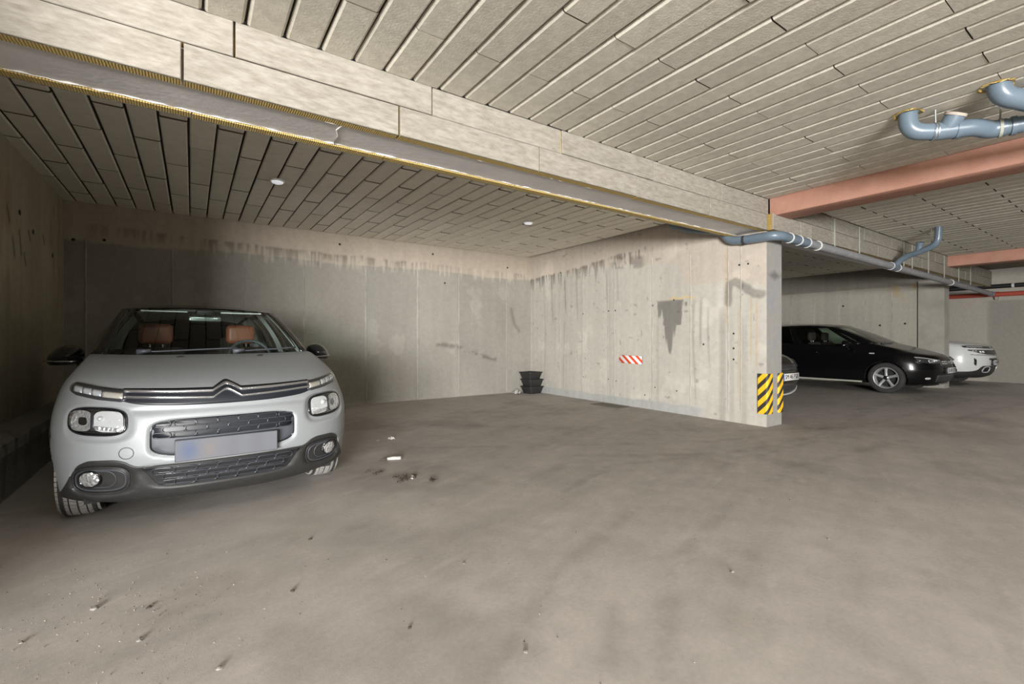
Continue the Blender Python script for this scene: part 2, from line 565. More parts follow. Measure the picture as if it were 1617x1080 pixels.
m = Boxes((0.35, 0.33, 0.29))
m.box(X_L - 0.3, X_FIN2B + 3.1, Y_B + 0.001, Y_B + 0.25, 0, 3.0)
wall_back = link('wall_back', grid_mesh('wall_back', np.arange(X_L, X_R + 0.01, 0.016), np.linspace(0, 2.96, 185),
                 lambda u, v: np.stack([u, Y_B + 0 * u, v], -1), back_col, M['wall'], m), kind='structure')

def right_col(y, z):
    n = fbm(y * 1.2, z * 1.2, 7, 4)
    st = fbm(y * 14, z * 0.55, 17, 4)
    t = 1 + 0.14 * (n - 0.5) + 0.20 * (st - 0.5)
    edges = [3.0, 3.576, 4.166, 4.853, 5.664, 5.813, 6.459, 7.117, 8.2]
    tones = [0.99, 1.03, 0.98, 1.04, 0.96, 1.03, 0.98, 1.0]
    pan = np.ones_like(y)
    for a, b, k in zip(edges, edges[1:], tones):
        pan = np.where((y >= a) & (y < b), k, pan)
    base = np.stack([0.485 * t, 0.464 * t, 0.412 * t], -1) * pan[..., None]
    # warmer cast strip at the top, stepping down towards the pillar
    edge = np.interp(y, [3.0, 3.5, 4.3, 4.35, 5.0, 5.9, 6.8, 8.1], [1.78, 1.90, 1.90, 2.25, 2.35, 2.42, 2.40, 2.38])
    edge = edge + 0.10 * (fbm(y * 4, y * 0, 27, 3) - 0.5)
    top = sstep(-0.03, 0.04, z - edge)
    beige = np.stack([0.50 * t, 0.443 * t, 0.38 * t], -1)
    out = base * (1 - top[..., None]) + beige * top[..., None]
    # dark runs of slurry below the top strip
    dr = 0.55 * fbm(y * 26, z * 1.5, 37, 3) + 0.45 * fbm(y * 6, z * 1.1, 38, 3)
    line = np.interp(y, [4.6, 5.0, 5.6, 6.4, 7.2, 8.1], [2.60, 2.60, 2.56, 2.48, 2.45, 2.40]) + 0.08 * (fbm(y * 5, y * 0 + 7, 48, 3) - 0.5)
    ln = 0.05 + 0.42 * fbm(y * 16, y * 0 + 5, 47, 3) ** 1.6
    fall = np.clip(1 - (line - z) / ln, 0, 1) ** 0.6 * sstep(0.03, -0.01, z - line)
    run = fall * sstep(0.42, 0.58, dr) * sstep(4.75, 5.1, y)
    out = out * (1 - 0.58 * run[..., None])
    blot = sstep(0.05, -0.02, np.abs(z - 2.42 - 0.10 * (y - 5.4)) - 0.085) * sstep(4.95, 5.1, y) * sstep(5.9, 5.6, y) * sstep(0.38, 0.55, fbm(y * 7, z * 7, 57, 3))
    out = out * (1 - 0.40 * blot[..., None])
    # thin dark streaks running down
    for yy, z0, z1, k in ((6.95, 1.65, 2.35, .5), (6.62, 1.5, 2.3, .35), (7.35, 1.4, 2.3, .35), (5.85, 1.7, 2.4, .4), (5.60, 1.75, 2.35, .35), (3.98, 1.0, 1.72, .45), (4.10, .2, 1.7, .35), (3.86, 0.7, 1.6, .30), (7.6, 0.1, 2.3, .25), (7.0, 0.1, 1.5, .2)):
        w = 0.012 + 0.014 * vnoise(z * 6, z * 0, int(yy * 100))
        s_ = np.exp(-((y - yy - 0.02 * np.sin(z * 3 + yy)) / w) ** 2) * sstep(z0 - 0.1, z0 + 0.15, z) * sstep(z1 + 0.05, z1 - 0.1, z)
        out = out * (1 - 0.7 * k * s_[..., None])
    # the wedge of dark sealing, ragged at its sides
    tt = np.clip((1.72 - z) / 0.84, 0, 1)
    jag = 0.22 * (vnoise(y * 30, z * 0.5, 67) - 0.5) + 0.06 * (vnoise(z * 14, y * 3, 68) - 0.5)
    half = 0.235 * (1 - tt) ** 0.75 * np.where(tt > 0.45, 0.7, 1.0)
    wedge = sstep(0.022, -0.012, np.abs(y - 4.52) - half - jag * (tt > 0.05) * (1 - tt)) * sstep(1.735, 1.705, z) * sstep(0.87, 0.93, z)
    out = out * (1 - wedge[..., None]) + np.array([0.215, 0.205, 0.185]) * t[..., None] * wedge[..., None]
    # ochre filler above it, rusty drips by the pillar
    och = sstep(0.022, 0.008, np.abs(z - 1.745 - 0.012 * np.sin(y * 30))) * sstep(4.05, 4.15, y) * sstep(4.62, 4.45, y)
    out = out * (1 - 0.75 * och[..., None]) + np.array([0.62, 0.47, 0.20]) * 0.75 * och[..., None]
    for yy, z0, z1 in ((3.19, 0.75, 1.65), (3.26, 0.85, 1.70), (3.43, 0.35, 1.55), (3.60, 1.3, 2.4)):
        s_ = np.exp(-((y - yy) / 0.011) ** 2) * sstep(z0 - 0.08, z0 + 0.1, z) * sstep(z1 + 0.04, z1 - 0.08, z) * 0.6
        out = out * (1 - s_[..., None]) + np.array([0.48, 0.35, 0.17]) * s_[..., None]
    # grey smear near the pillar edge
    d = seg_d(y, z, [(3.58, 1.62), (3.56, 1.88), (3.48, 1.90), (3.36, 1.82), (3.22, 1.72), (3.12, 1.70)])
    sm = sstep(0.075, 0.03, d + 0.03 * (fbm(y * 12, z * 12, 77, 3) - 0.5))
    out = out * (1 - 0.42 * sm[..., None])
    for yy, w, zt, k in ((3.66, 0.05, 1.55, .22), (3.52, 0.035, 1.50, .14), (3.36, 0.05, 1.45, .12), (4.75, .03, 1.5, .12)):
        s_ = np.exp(-((y - yy) / w) ** 4) * sstep(zt + 0.1, zt - 0.25, z) * (0.6 + 0.8 * fbm(y * 8, z * 2.2, 87, 3))
        out = out * (1 - k * s_[..., None])
    pale = sstep(0.62, 0.74, fbm(y * 2.0, z * 2.0, 97, 4)) * 0.12
    out = out * (1 + pale[..., None])
    # bluish-grey sealing coat at the foot
    top2 = 0.115 + 0.035 * fbm(y * 5, y * 0, 107, 3)
    co = sstep(0.012, -0.008, z - top2) * sstep(3.85, 4.1, y)
    out = out * (1 - co[..., None]) + np.array([0.40, 0.405, 0.39]) * t[..., None] * co[..., None]
    # damp low edge and pits
    pit = sstep(0.83, 0.88, fbm(y * 13, z * 13, 117, 2)) * 0.28
    return out * (1 - pit[..., None])

m = Boxes((0.50, 0.48, 0.43))
m.box(X_R + 0.001, X_R2, Y_P, Y_B, 0, 2.96)
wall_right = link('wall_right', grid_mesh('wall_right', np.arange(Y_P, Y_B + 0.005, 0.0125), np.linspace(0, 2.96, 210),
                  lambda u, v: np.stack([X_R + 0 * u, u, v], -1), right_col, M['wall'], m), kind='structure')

def pil_col(x, z):
    t = 1 + 0.16 * (fbm(x * 3, z * 1.5, 8, 4) - 0.5)
    out = np.stack([0.29 * t, 0.28 * t, 0.262 * t], -1)  # darker than the wall's long side: this face's shade is in the colour
    bl = sstep(0.45, 0.62, fbm(x * 3, z * 1.6 + 2, 18, 3)) * np.exp(-((z - 1.45) / 0.35) ** 2) * 0.6
    out = out * (1 - bl[..., None]) + np.array([0.22, 0.24, 0.31]) * bl[..., None]
    d = sstep(0.10, 0.02, np.abs(z - 1.95) + np.abs(x - 6.25) * 0.4) * 0.45
    return out * (1 - d[..., None])
face = link('pillar_face', grid_mesh('pillar_face', np.linspace(X_R, X_R2, 30), np.linspace(0, 2.49, 170),
            lambda u, v: np.stack([u, Y_P - 0.002 + 0 * u, v], -1), pil_col, M['wall']), wall_right)

def left_col(y, z):
    t = 1 + 0.25 * (fbm(y * 1.5, z * 1.5, 9, 4) - 0.5) + 0.2 * (fbm(y * 10, z * 0.6, 19, 3) - 0.5)
    out = np.stack([0.36 * t, 0.325 * t, 0.245 * t], -1)
    rust = sstep(0.6, 0.75, fbm(y * 4, z * 1.3, 29, 3)) * 0.35
    out = out * (1 - rust[..., None]) + np.array([0.27, 0.19, 0.11]) * rust[..., None]
    for yy, zz, l in ((6.25, 2.15, .22), (6.05, 2.05, .16), (5.9, 2.3, .12), (6.4, 1.95, .1), (6.55, 2.2, .08), (7.1, 2.25, .07)):
        d = seg_d(y, z, [(yy, zz), (yy + 0.06, zz - l)])
        out = out * (1 - 0.75 * np.exp(-(d / 0.018) ** 2)[..., None])
    return out
m = Boxes((0.33, 0.30, 0.24))
m.box(X_L - 0.30, X_L - 0.001, Y_LF, Y_B, 0, 2.96)
wall_left = link('wall_left', grid_mesh('wall_left', np.arange(Y_LF, Y_B + 0.01, 0.025), np.linspace(0, 2.96, 110),
                 lambda u, v: np.stack([X_L + 0 * u, u, v], -1), left_col, M['wall'], m), kind='structure')
# low concrete plinth along it
mb = MB()
ys = np.linspace(2.2, Y_B, 46)
prof = [(X_L, 0.0), (-1.075, 0.0), (-1.085, 0.30), (-1.12, 0.36), (-1.20, 0.395), (X_L, 0.40)]
vs, fs = [], []
for i, y in enumerate(ys):
    for (x, z) in prof:
        w = 0.018 * (random.random() - 0.5)
        vs.append((x + (w if x > X_L else 0), y, z + (w if z > 0.2 else 0)))
k = len(prof)
for i in range(len(ys) - 1):
    for j in range(k):
        fs.append((i * k + j, i * k + (j + 1) % k, (i + 1) * k + (j + 1) % k, (i + 1) * k + j))
fs.append(tuple(range(k)))
mb.add(vs, fs)
o = mb.build('baseboard_left', M['dark_concrete'], kind='structure', smooth=False)

def fin2_col(y, z):
    t = 1 + 0.16 * (fbm(y * 1.4, z * 1.4, 12, 4) - 0.5) + 0.22 * (fbm(y * 10, z * 0.5, 22, 3) - 0.5)
    out = np.stack([0.38 * t, 0.358 * t, 0.308 * t], -1)
    top = sstep(2.40, 2.44, z + 0.03 * fbm(y * 4, y * 0, 32, 3))
    out = out * (1 - 0.42 * top[..., None])  # the beam's shadow painted into the top strip
    oc = sstep(0.45, 0.6, fbm(y * 4, z * 2, 42, 3)) * sstep(4.7, 4.3, y) * sstep(2.0, 2.3, z) * sstep(2.46, 2.40, z)
    out = out * (1 - 0.55 * oc[..., None]) + np.array([0.42, 0.29, 0.12]) * 0.55 * oc[..., None]
    return out
m = Boxes((0.42, 0.40, 0.36))
m.box(X_FIN2 + 0.001, X_FIN2B, 3.2, Y_B, 0, 2.96)
wall_fin = link('wall_middle', grid_mesh('wall_middle', np.arange(3.2, Y_B + 0.01, 0.03), np.linspace(0, 2.96, 100),
                lambda u, v: np.stack([X_FIN2 + 0 * u, u, v], -1), fin2_col, M['wall'], m), kind='structure')
mb = MB()
mb.box(X_FIN2 - 0.06, X_FIN2B + 0.02, 3.17, 3.64, 0, 2.49)
mb.build('pillar', M['concrete'], wall_fin)

def end_col(y, z):
    t = 1 + 0.14 * (fbm(y * 1.2, z * 1.2, 14, 4) - 0.5)
    a = np.stack([0.40 * t, 0.375 * t, 0.33 * t], -1)
    b = np.stack([0.30 * t, 0.285 * t, 0.25 * t], -1)
    k = sstep(3.02, 2.99, y) * sstep(2.14, 2.11, z)
    return a * (1 - k[..., None]) + b * k[..., None]
m = Boxes((0.38, 0.36, 0.31))
m.box(X_END + 0.001, X_END + 0.25, Y_S, Y_B, 0, 3.0)
wall_end = link('wall_end', grid_mesh('wall_end', np.arange(Y_S, Y_B + 0.02, 0.06), np.linspace(0, 2.96, 60),
                lambda u, v: np.stack([X_END + 0 * u, u, v], -1), end_col, M['wall'], m), kind='structure')

# walls behind the camera, with the open gate
mb = MB()
mb.box(X_W, -8.6, Y_S - 0.25, Y_S, 0, 3.0)
mb.box(-3.6, X_END, Y_S - 0.25, Y_S, 0, 3.0)
mb.box(-8.6, -3.6, Y_S - 0.25, Y_S, 2.65, 3.0)
mb.build('wall_front', M['concrete'], kind='structure')
mb = MB()
mb.box(X_W - 0.25, X_W, Y_S, Y_P + 0.3, 0, 3.0)
mb.build('wall_side', M['concrete'], kind='structure')
mb = MB()
mb.box(X_W, X_L - 0.30, Y_P, Y_P + 0.3, 0, 2.96)
mb.build('wall_neighbour', M['concrete'], kind='structure')
mb = MB()
for a in ((-8.6, -8.48, 0, 2.65), (-3.72, -3.6, 0, 2.65), (-8.48, -3.72, 2.53, 2.65)):
    mb.box(a[0], a[1], Y_S - 0.12, Y_S + 0.02, a[2], a[3])
mb.build('door_1', M['steel'], kind='structure')

# formwork seams and tie holes on the walls
for x in (-1.134, -0.227, 0.664, 1.491, 2.491, 3.451, 4.309, 5.428):
    mb = MB()
    w = 0.012 if x not in (2.491, 3.451) else 0.02
    n = 14
    zz = np.linspace(0.02, 2.40, n)
    vs = [(x + s * w * (0.7 + 0.6 * random.random()), Y_B - d, z) for z in zz for s, d in ((-1, 0), (-.3, .006), (.3, .006), (1, 0))]
    fs = [(i * 4 + j, i * 4 + j + 1, i * 4 + j + 5, i * 4 + j + 4) for i in range(n - 1) for j in range(3)]
    mb.add(vs, fs)
    mb.build('formwork_seam', M['seam_grey'], wall_back)
for y in (3.398, 3.576, 4.166, 4.853, 5.664, 5.813, 6.459, 7.117):
    mb = MB()
    n = 14
    zz = np.linspace(0.14, 2.42, n)
    w = 0.008
    vs = [(X_R - d, y + s * w * (0.6 + 0.8 * random.random()), z) for z in zz for s, d in ((-1, 0), (-.3, .005), (.3, .005), (1, 0))]
    fs = [(i * 4 + j, i * 4 + j + 1, i * 4 + j + 5, i * 4 + j + 4) for i in range(n - 1) for j in range(3)]
    mb.add(vs, fs)
    mb.build('formwork_seam', M['seam'], wall_right)
for y in (3.64, 4.15, 4.7, 5.3, 5.9, 6.5, 7.1):
    mb = MB()
    mb.box(X_FIN2 - 0.006, X_FIN2 + 0.001, y - 0.010, y + 0.010, 0.0, 2.40)
    mb.build('formwork_seam', M['seam'], wall_fin)

def tie_hole(p, axis_, r, parent):
    mb = MB()
    n = 10
    ring = [(math.cos(2 * PI * k / n), math.sin(2 * PI * k / n)) for k in range(n)]
    if axis_ == 'x':
        vs = [(p[0] - 0.004, p[1] + r * a, p[2] + r * b) for a, b in ring] + [(p[0] - 0.001, p[1] + 1.4 * r * a, p[2] + 1.4 * r * b) for a, b in ring]
    else:
        vs = [(p[0] + r * a, p[1] - 0.004, p[2] + r * b) for a, b in ring] + [(p[0] + 1.4 * r * a, p[1] - 0.001, p[2] + 1.4 * r * b) for a, b in ring]
    fs = [tuple(range(n))] + [(k, (k + 1) % n, n + (k + 1) % n, n + k) for k in range(n)]
    mb.add(vs, fs)
    mb.build('tie_hole', M['hole'], parent)
for y, z in ((5.80, 1.62), (5.64, 1.62), (4.85, 1.66), (4.45, 1.72), (6.45, 1.60), (3.42, 2.12), (3.30, 2.12), (7.1, 2.45), (3.50, 1.0), (3.50, 0.85), (3.50, 1.2), (3.95, 1.05)):
    tie_hole((X_R, y, z), 'x', 0.010, wall_right)
for y, z in ((5.80, 0.42), (6.44, 0.42), (5.62, 0.40), (4.80, 0.36), (4.40, 0.34), (5.0, 0.22)):
    tie_hole((X_R, y, z), 'x', 0.008, wall_right)
for x, z in ((3.75, 2.73), (5.45, 2.62), (2.05, 2.72), (-1.25, 2.40), (-0.95, 2.43), (4.0, 2.2)):
    tie_hole((x, Y_B, z), 'y', 0.014, wall_back)
for y, z in ((6.8, 1.45), (6.1, 1.47), (5.3, 1.49), (4.4, 1.47), (5.2, 2.0), (3.9, 1.5)):
    tie_hole((X_FIN2, y, z), 'x', 0.018, wall_fin)
for y, z in ((6.7, 2.22), (6.25, 2.32), (7.5, 2.1)):
    tie_hole((X_L + 0.006, y, z), 'x', 0.02, wall_left)

# ------------------------------------------------------------------ ceilings with their boards
def slab(name, x0, x1, y0, y1, z):
    mb = MB()
    mb.box(x0, x1, y0, y1, z, z + 0.2)
    return mb.build(name, M['slab'], kind='structure')
ceil_near = slab('ceiling', X_W, X_R, Y_S, Y_BEAM + 0.05, Z_N + 0.05)
ceil_aisle = slab('ceiling', X_R, X_END, Y_S, 2.97 + 0.06, Z_N + 0.05)
ceil_far = slab('ceiling', X_L - 0.3, X_R + 0.2, 3.2, Y_B, Z_F + 0.05)
ceil_bay = slab('ceiling', X_R + 0.2, X_END, 3.0, Y_B, Z_F + 0.05)

_boards = {}
def board_mesh(w, l, mat_, ch=0.011, th=0.046):
    """a slab board, its lower edges chamfered; origin at the middle of the underside"""
    key = (round(w, 3), round(l, 2), mat_.name, ch)
    if key in _boards:
        return _boards[key]
    a, b = w / 2, l / 2
    ce = 0.0
    vs = []
    for (x, y, z) in ((a - ch, b - ce, 0), (a - ch * 0.25, b - ce * 0.25, ch * 0.45), (a, b, ch * 1.3), (a, b, th)):
        vs += [(-x, -y, z), (x, -y, z), (x, y, z), (-x, y, z)]
    fs, mi = [(0, 3, 2, 1)], [0]
    for i in range(3):
        for k in range(4):
            fs.append((i * 4 + k, i * 4 + (k + 1) % 4, (i + 1) * 4 + (k + 1) % 4, (i + 1) * 4 + k))
            mi.append(1 if i == 2 or k in (0, 2) else 0)
    me = mesh('board', vs, fs, [mat_, M['board_edge']], False, mi)
    _boards[key] = me
    return me

def lay_boards(parent, x0, n0, n1, w, y_lo, y_hi, odd_y, even_y, z, mat_, gap, ch, end_gap):
    for n in range(n0, n1):
        base = odd_y if n % 2 else even_y
        ks = range(int(math.floor((y_lo - base) / 1.195)), int(math.ceil((y_hi - base) / 1.195)) + 1)
        for k in ks:
            a, b = max(base + k * 1.195, y_lo), min(base + (k + 1) * 1.195, y_hi)
            if b - a < 0.05:
                continue
            l = b - a - end_gap
            o = link('board', board_mesh(w - gap, l, mat_, ch), parent)
            o.location = (x0 + (n + 0.5) * w + random.uniform(-.002, .002), (a + b) / 2 + random.uniform(-.003, .003), z + random.uniform(-.002, .002))
            o.rotation_euler = (random.uniform(-.002, .002), random.uniform(-.008, .008), random.uniform(-.002, .002))

lay_boards(ceil_near, 0.0514, -10, 30, 0.2, -1.70, Y_BEAM, 2.513, 1.925, Z_N, M['board'], 0.010, 0.016, 0.006)
lay_boards(ceil_aisle, 0.0514, 32, 67, 0.2, -0.6, 2.945, 2.513, 1.925, Z_N, M['board'], 0.012, 0.016, 0.016)
lay_boards(ceil_far, -0.0229, -7, 30, 0.2, 3.50, Y_B, 4.61, 5.20, Z_F, M['board_far'], 0.015, 0.011, 0.024)
lay_boards(ceil_bay, 0.0514, 32, 71, 0.2, 3.50, Y_B, 4.61, 5.20, Z_F, M['board_far'], 0.015, 0.011, 0.024)

# ------------------------------------------------------------------ insulated beam (trim_1) and its boards
mb = MB()
mb.box(X_L - 0.3, X_R, 3.10, 3.44, 2.516, 3.0)
mb.box(X_R, X_END, 3.02, 3.44, 2.52, 3.0)
beam = mb.build('trim_1', M['soffit'], kind='structure')

def face_board(x0, x1, z0, z1, yf, th, parent, dirn=-1):
    """a cladding board: cream face, yellow wool on its underside and ends"""
    b = 0.004
    y0, y1 = (yf, yf + th)
    mb = MB()
    xs = (x0, x1)
    vs = [(x0 + b, y0, z0 + b), (x1 - b, y0, z0 + b), (x1 - b, y0, z1 - b), (x0 + b, y0, z1 - b),
          (x0, y0 + b, z0), (x1, y0 + b, z0), (x1, y0 + b, z1), (x0, y0 + b, z1),
          (x0, y0 + 0.018, z0), (x1, y0 + 0.018, z0), (x1, y0 + 0.018, z1), (x0, y0 + 0.018, z1),
          (x0, y1, z0), (x1, y1, z0), (x1, y1, z1), (x0, y1, z1)]
    fs = [(0, 1, 2, 3)]
    mi = [0]
    for i in range(3):
        for k in range(4):
            fs.append((i * 4 + k, (i + 1) * 4 + k, (i + 1) * 4 + (k + 1) % 4, i * 4 + (k + 1) % 4))
            mi.append(1 if i == 2 and k in (0, 1, 3) else 0)
    fs.append((12, 15, 14, 13))
    mi.append(1)
    if dirn > 0:
        vs = [(x, yf + th - (y - yf), z) for x, y, z in vs]
    me = fix_normals(mesh('board', vs, fs, [M['wood_wool'], M['wool']], False, mi))
    return link('board', me, parent)

def board_row(xs, z0, z1, y, th, gap, jit=0.006):
    for a, b in zip(xs, xs[1:]):
        face_board(a + gap / 2, b - gap / 2, z0 + random.uniform(0, .003), z1, y + random.uniform(-jit, jit), th, beam)
board_row([X_L - 0.3, -1.241, -0.041, 1.159, 2.355, 3.555, 4.755, 6.005], Z_BB, 2.702, Y_BEAM, 0.082, 0.012)
board_row([X_L - 0.3, -1.0, 0.197, 1.401, 2.594, 3.800, 5.0, 6.05], 2.706, 2.905, Y_BEAM, 0.076, 0.012)
board_row([5.99, 6.712, 7.02, 7.70, 8.242, 8.638, 9.438, 10.05, 10.65, 11.1, 11.7, 12.06, 12.6, 13.11, 13.67, 14.3, 14.8, 15.4, 15.9, 16.5, X_END], 2.50, 2.70, 2.948, 0.075, 0.010, 0.004)
board_row([6.43, 7.05, 7.666, 8.25, 8.87, 9.45, 10.08, 10.7, 11.3, 12.06, 12.55, 13.4], 2.704, 2.905, 2.948, 0.075, 0.010, 0.004)
board_row([13.76, 14.4, 15.0, 15.7, 16.4, X_END], 2.704, 2.905, 2.948, 0.075, 0.010, 0.004)
xs = [X_L - 0.3, -0.9, 0.0, 1.2, 2.4, 3.6, 4.8, X_R]
for a, b in zip(xs, xs[1:]):
    face_board(a + .004, b - .004, Z_BB - random.uniform(0, .006), 2.70, 3.445, 0.085, beam, dirn=1)
    face_board(a + .004, b - .004, 2.70, Z_F + 0.04, 3.445, 0.08, beam, dirn=1)
# squeezed-out white foam along both soffit edges
for y0 in (3.112, 3.436):
    pts = []
    rr = []
    for x in np.arange(X_L - 0.2, X_R, 0.045):
        pts.append((x, y0 + random.uniform(-.004, .004), 2.512 + random.uniform(-.003, .002)))
        rr.append(max(0.001, random.gauss(0.003, 0.0018)))
    mb = MB()
    mb.tube(pts, rr, 6)
    mb.build('foam_bead', M['foam'], beam, smooth=True)
mb = MB()
mb.tube([(0.80, 3.115, 2.513), (0.79, 3.2, 2.512), (0.82, 3.28, 2.512), (0.83, 3.43, 2.513)], 0.006, 6)
mb.build('foam_bead', M['foam'], beam, smooth=True)

# red beams
for i, (x0, x1) in enumerate(((6.05, 6.42), (13.40, 13.75))):
    b = rounded_box('trim_%d' % (i + 2), x0, x1, Y_S, 3.05, 2.685, 2.96, 0.008, M['red_beam'], seg=1, kind='structure')

# ------------------------------------------------------------------ ceiling fittings
M['lit_diffuser'] = plain('dimly lit diffuser', (0.9, 0.9, 0.9), 0.4)
_b = M['lit_diffuser'].node_tree.nodes['Principled BSDF']
_b.inputs['Emission Color'].default_value = (0.93, 0.96, 1.0, 1)
_b.inputs['Emission Strength'].default_value = 0.32
def lamp_disc(x, y, label):
    t = thing('ceiling_lamp', label, 'lamp', (x, y, Z_F), 0, 'round lamps on the bay ceiling')
    mb = MB()
    mb.lathe_z([(0.055, 0.0), (0.075, -0.004), (0.078, -0.018), (0.070, -0.024), (0.062, -0.022)], (0, 0, 0), 32)
    auto_smooth(mb.build('base_ring', M['white_plastic'], t))
    mb = MB()
    mb.lathe_z([(0.060, -0.020), (0.056, -0.034), (0.040, -0.042), (0.012, -0.045)], (0, 0, 0), 32)
    auto_smooth(mb.build('diffuser', M['lit_diffuser'], t))
lamp_disc(0.78, 5.72, 'small white round lamp on the dark ceiling above the silver car')
lamp_disc(4.16, 5.62, 'small white round lamp on the bay ceiling nearer the far corner')

def fill_fixture(x, y, label):  # unseen lamp bodies added to go with the aisle fill lights
    t = thing('fill_lamp', label, 'lamp', (x, y, Z_N - 0.02), 0, 'added fill lamps of the aisle')
    rounded_box('housing', -0.75, 0.75, -0.09, 0.09, -0.06, 0.02, 0.015, M['white_plastic'], t)
    for s in (-1, 1):
        mb = MB()
        mb.tube([(-0.68, s * 0.045, -0.075), (0.68, s * 0.045, -0.075)], 0.013, 10)
        mb.build('tube', M['white_plastic'], t, smooth=True)
fill_fixture(2.8, -3.4, 'added white twin tube fill lamp on the aisle ceiling nearest the gate')
fill_fixture(-0.1, 0.1, 'added white twin tube fill lamp on the aisle ceiling above the camera')
fill_fixture(9.6, -1.4, 'added white twin tube fill lamp on the aisle ceiling between the red beams')
fill_fixture(15.4, -1.0, 'added white twin tube fill lamp on the aisle ceiling by the end wall')

# ------------------------------------------------------------------ pipes
def pipe(name, path, r, mat_, parent, n=18):
    mb = MB()
    mb.tube(path, r, n)
    return mb.build(name, mat_, parent, smooth=True) if False else auto_smooth(mb.build(name, mat_, parent), 50)

def collar(name, p, d, r, w, mat_, parent, dr=0.006):
    p, d = Vector(p), Vector(d).normalized()
    mb = MB()
    mb.tube([p - d * w / 2, p - d * w / 2 + d * 0.001, p + d * w / 2 - d * 0.001, p + d * w / 2], [r + 0.001, r + dr, r + dr, r + 0.001], 20)
    return auto_smooth(mb.build(name, mat_, parent), 40)

t = thing('drain_pipe', 'long grey drain pipe slung under the beam past the concrete pillar', 'pipe', (6.0, 2.88, 2.42))
def L(p):
    return (p[0] - 6.0, p[1] - 2.88, p[2] - 2.42)
R_ = 0.056
p1 = bend([(5.96, 4.42, 2.84), (5.96, 4.10, 2.72), (5.96, 3.62, 2.60), (5.96, 3.50, 2.44), (5.96, 3.20, 2.42)], 0.10)
pipe('riser', [L(p) for p in p1], R_, M['pipe'], t)
pipe('elbow', [L(p) for p in bend([(5.96, 3.22, 2.42), (5.96, 2.885, 2.415), (6.28, 2.885, 2.412)], 0.16, 10)], R_ + 0.003, M['pipe'], t)
segs = [(6.25, 6.75, 'pipe'), (6.75, 9.82, 'pipe_dusty'), (9.78, 10.12, 'pipe'), (10.1, 13.3, 'pipe_dusty'), (13.3, 16.9, 'pipe_dusty')]
zp = lambda x: 2.412 - 0.0115 * (x - 6.2)
for a, b, mm in segs:
    pipe('run', [L((a, 2.885, zp(a))), L((b, 2.885, zp(b)))], R_ if mm != 'pipe' else R_ + 0.005, M[mm], t)
collar('end_cap', L((16.9, 2.885, zp(16.9))), (1, 0, 0), R_, 0.09, M['pipe'], t, 0.012)
for x in (6.26, 6.50, 6.74, 7.05, 9.80, 10.12, 13.30):
    collar('clip', L((x, 2.885, zp(x))), (1, 0, 0), R_ + 0.005, 0.022, M['clip'], t)
collar('clip', L((5.96, 3.30, 2.42)), (0, 1, 0), R_, 0.03, M['rubber_black'], t)
for x in (7.74, 8.64, 10.65, 11.10, 12.06, 13.11, 14.2, 15.2):
    mb = MB()
    mb.box(x - 5.99 - 0.016, x - 5.99 + 0.002, 2.942 - 2.88 - 0.012, 2.945 - 2.88, -0.01, 0.47)
    mb.build('strap', M['strap'], t)
# branch from the main up to the ceiling
bz = zp(9.95)
bp_ = bend([(9.95, 2.885, bz), (9.93, 2.74, bz + 0.14), (9.85, 2.48, bz + 0.20), (9.78, 2.27, bz + 0.27), (9.77, 2.25, 2.96)], 0.11, 7)
pipe('branch', [L(p) for p in bp_], 0.048, M['pipe'], t)
pipe('branch_stub', [L((9.87, 2.53, bz + 0.19)), L((9.83, 2.50, bz + 0.33))], 0.046, M['pipe'], t)
collar('branch_cap', L((9.83, 2.50, bz + 0.33)), (-0.04, -0.03, 0.14), 0.046, 0.03, M['pipe'], t, 0.008)
mb = MB()
mb.tube([L((9.84, 2.36, bz + 0.24)), L((9.84, 2.36, 2.92))], 0.006, 8)
mb.build('hanger_rod', M['strap'], t)

# the two pipes near the camera
t = thing('ceiling_drain_pipe', 'blue-grey plastic drain pipe with capped inspection tee below the ceiling boards', 'pipe', (4.66, 1.26, 2.74))
def L2(p):
    return (p[0] - 4.66, p[1] - 1.26, p[2] - 2.74)
pa = [(4.66, 1.26, 2.97), (4.66, 1.26, 2.76), (4.78, 1.10, 2.735)]
pipe('elbow', [L2(p) for p in bend(pa, 0.11, 8)], 0.062, M['pipe'], t)
pipe('tee', [L2(p) for p in [(4.75, 1.14, 2.737), (4.845, 1.00, 2.735)]], 0.065, M['pipe'], t)
pipe('bend', [L2(p) for p in bend([(4.84, 1.01, 2.735), (4.90, 0.92, 2.735), (5.00, 0.86, 2.715), (5.03, 0.78, 2.715)], 0.08, 7)], 0.064, M['pipe'], t)
pipe('run', [L2(p) for p in [(5.03, 0.785, 2.715), (5.16, 0.40, 2.71), (5.42, -0.35, 2.70)]], 0.060, M['pipe'], t)
pipe('tee_branch', [L2(p) for p in [(4.80, 1.07, 2.737), (4.79, 1.03, 2.79), (4.785, 1.01, 2.825)]], [0.062, 0.064, 0.064], M['pipe'], t)
collar('tee_cap', L2((4.784, 1.008, 2.835)), (-0.006, -0.02, 0.04), 0.064, 0.022, M['dust'], t, 0.006)
d1 = Vector((0.095, -0.14, -0.002))
for q in ((4.765, 1.118), (4.755, 1.132)):
    collar('clamp', L2((q[0], q[1], 2.737)), d1, 0.066, 0.008, M['steel'], t, 0.004)
collar('socket', L2((4.838, 1.012, 2.735)), d1, 0.065, 0.03, M['pipe'], t, 0.006)
collar('clamp', L2((5.02, 0.81, 2.715)), (0.03, -0.08, 0), 0.065, 0.02, M['strap'], t, 0.004)
collar('socket', L2((5.045, 0.745, 2.715)), (0.03, -0.08, 0), 0.062, 0.03, M['pipe'], t, 0.007)
mb = MB()
mb.tube([L2((5.02, 0.81, 2.76)), L2((5.01, 0.80, 2.94))], 0.006, 8)
mb.build('hanger_rod', M['strap'], t)
mb = MB()
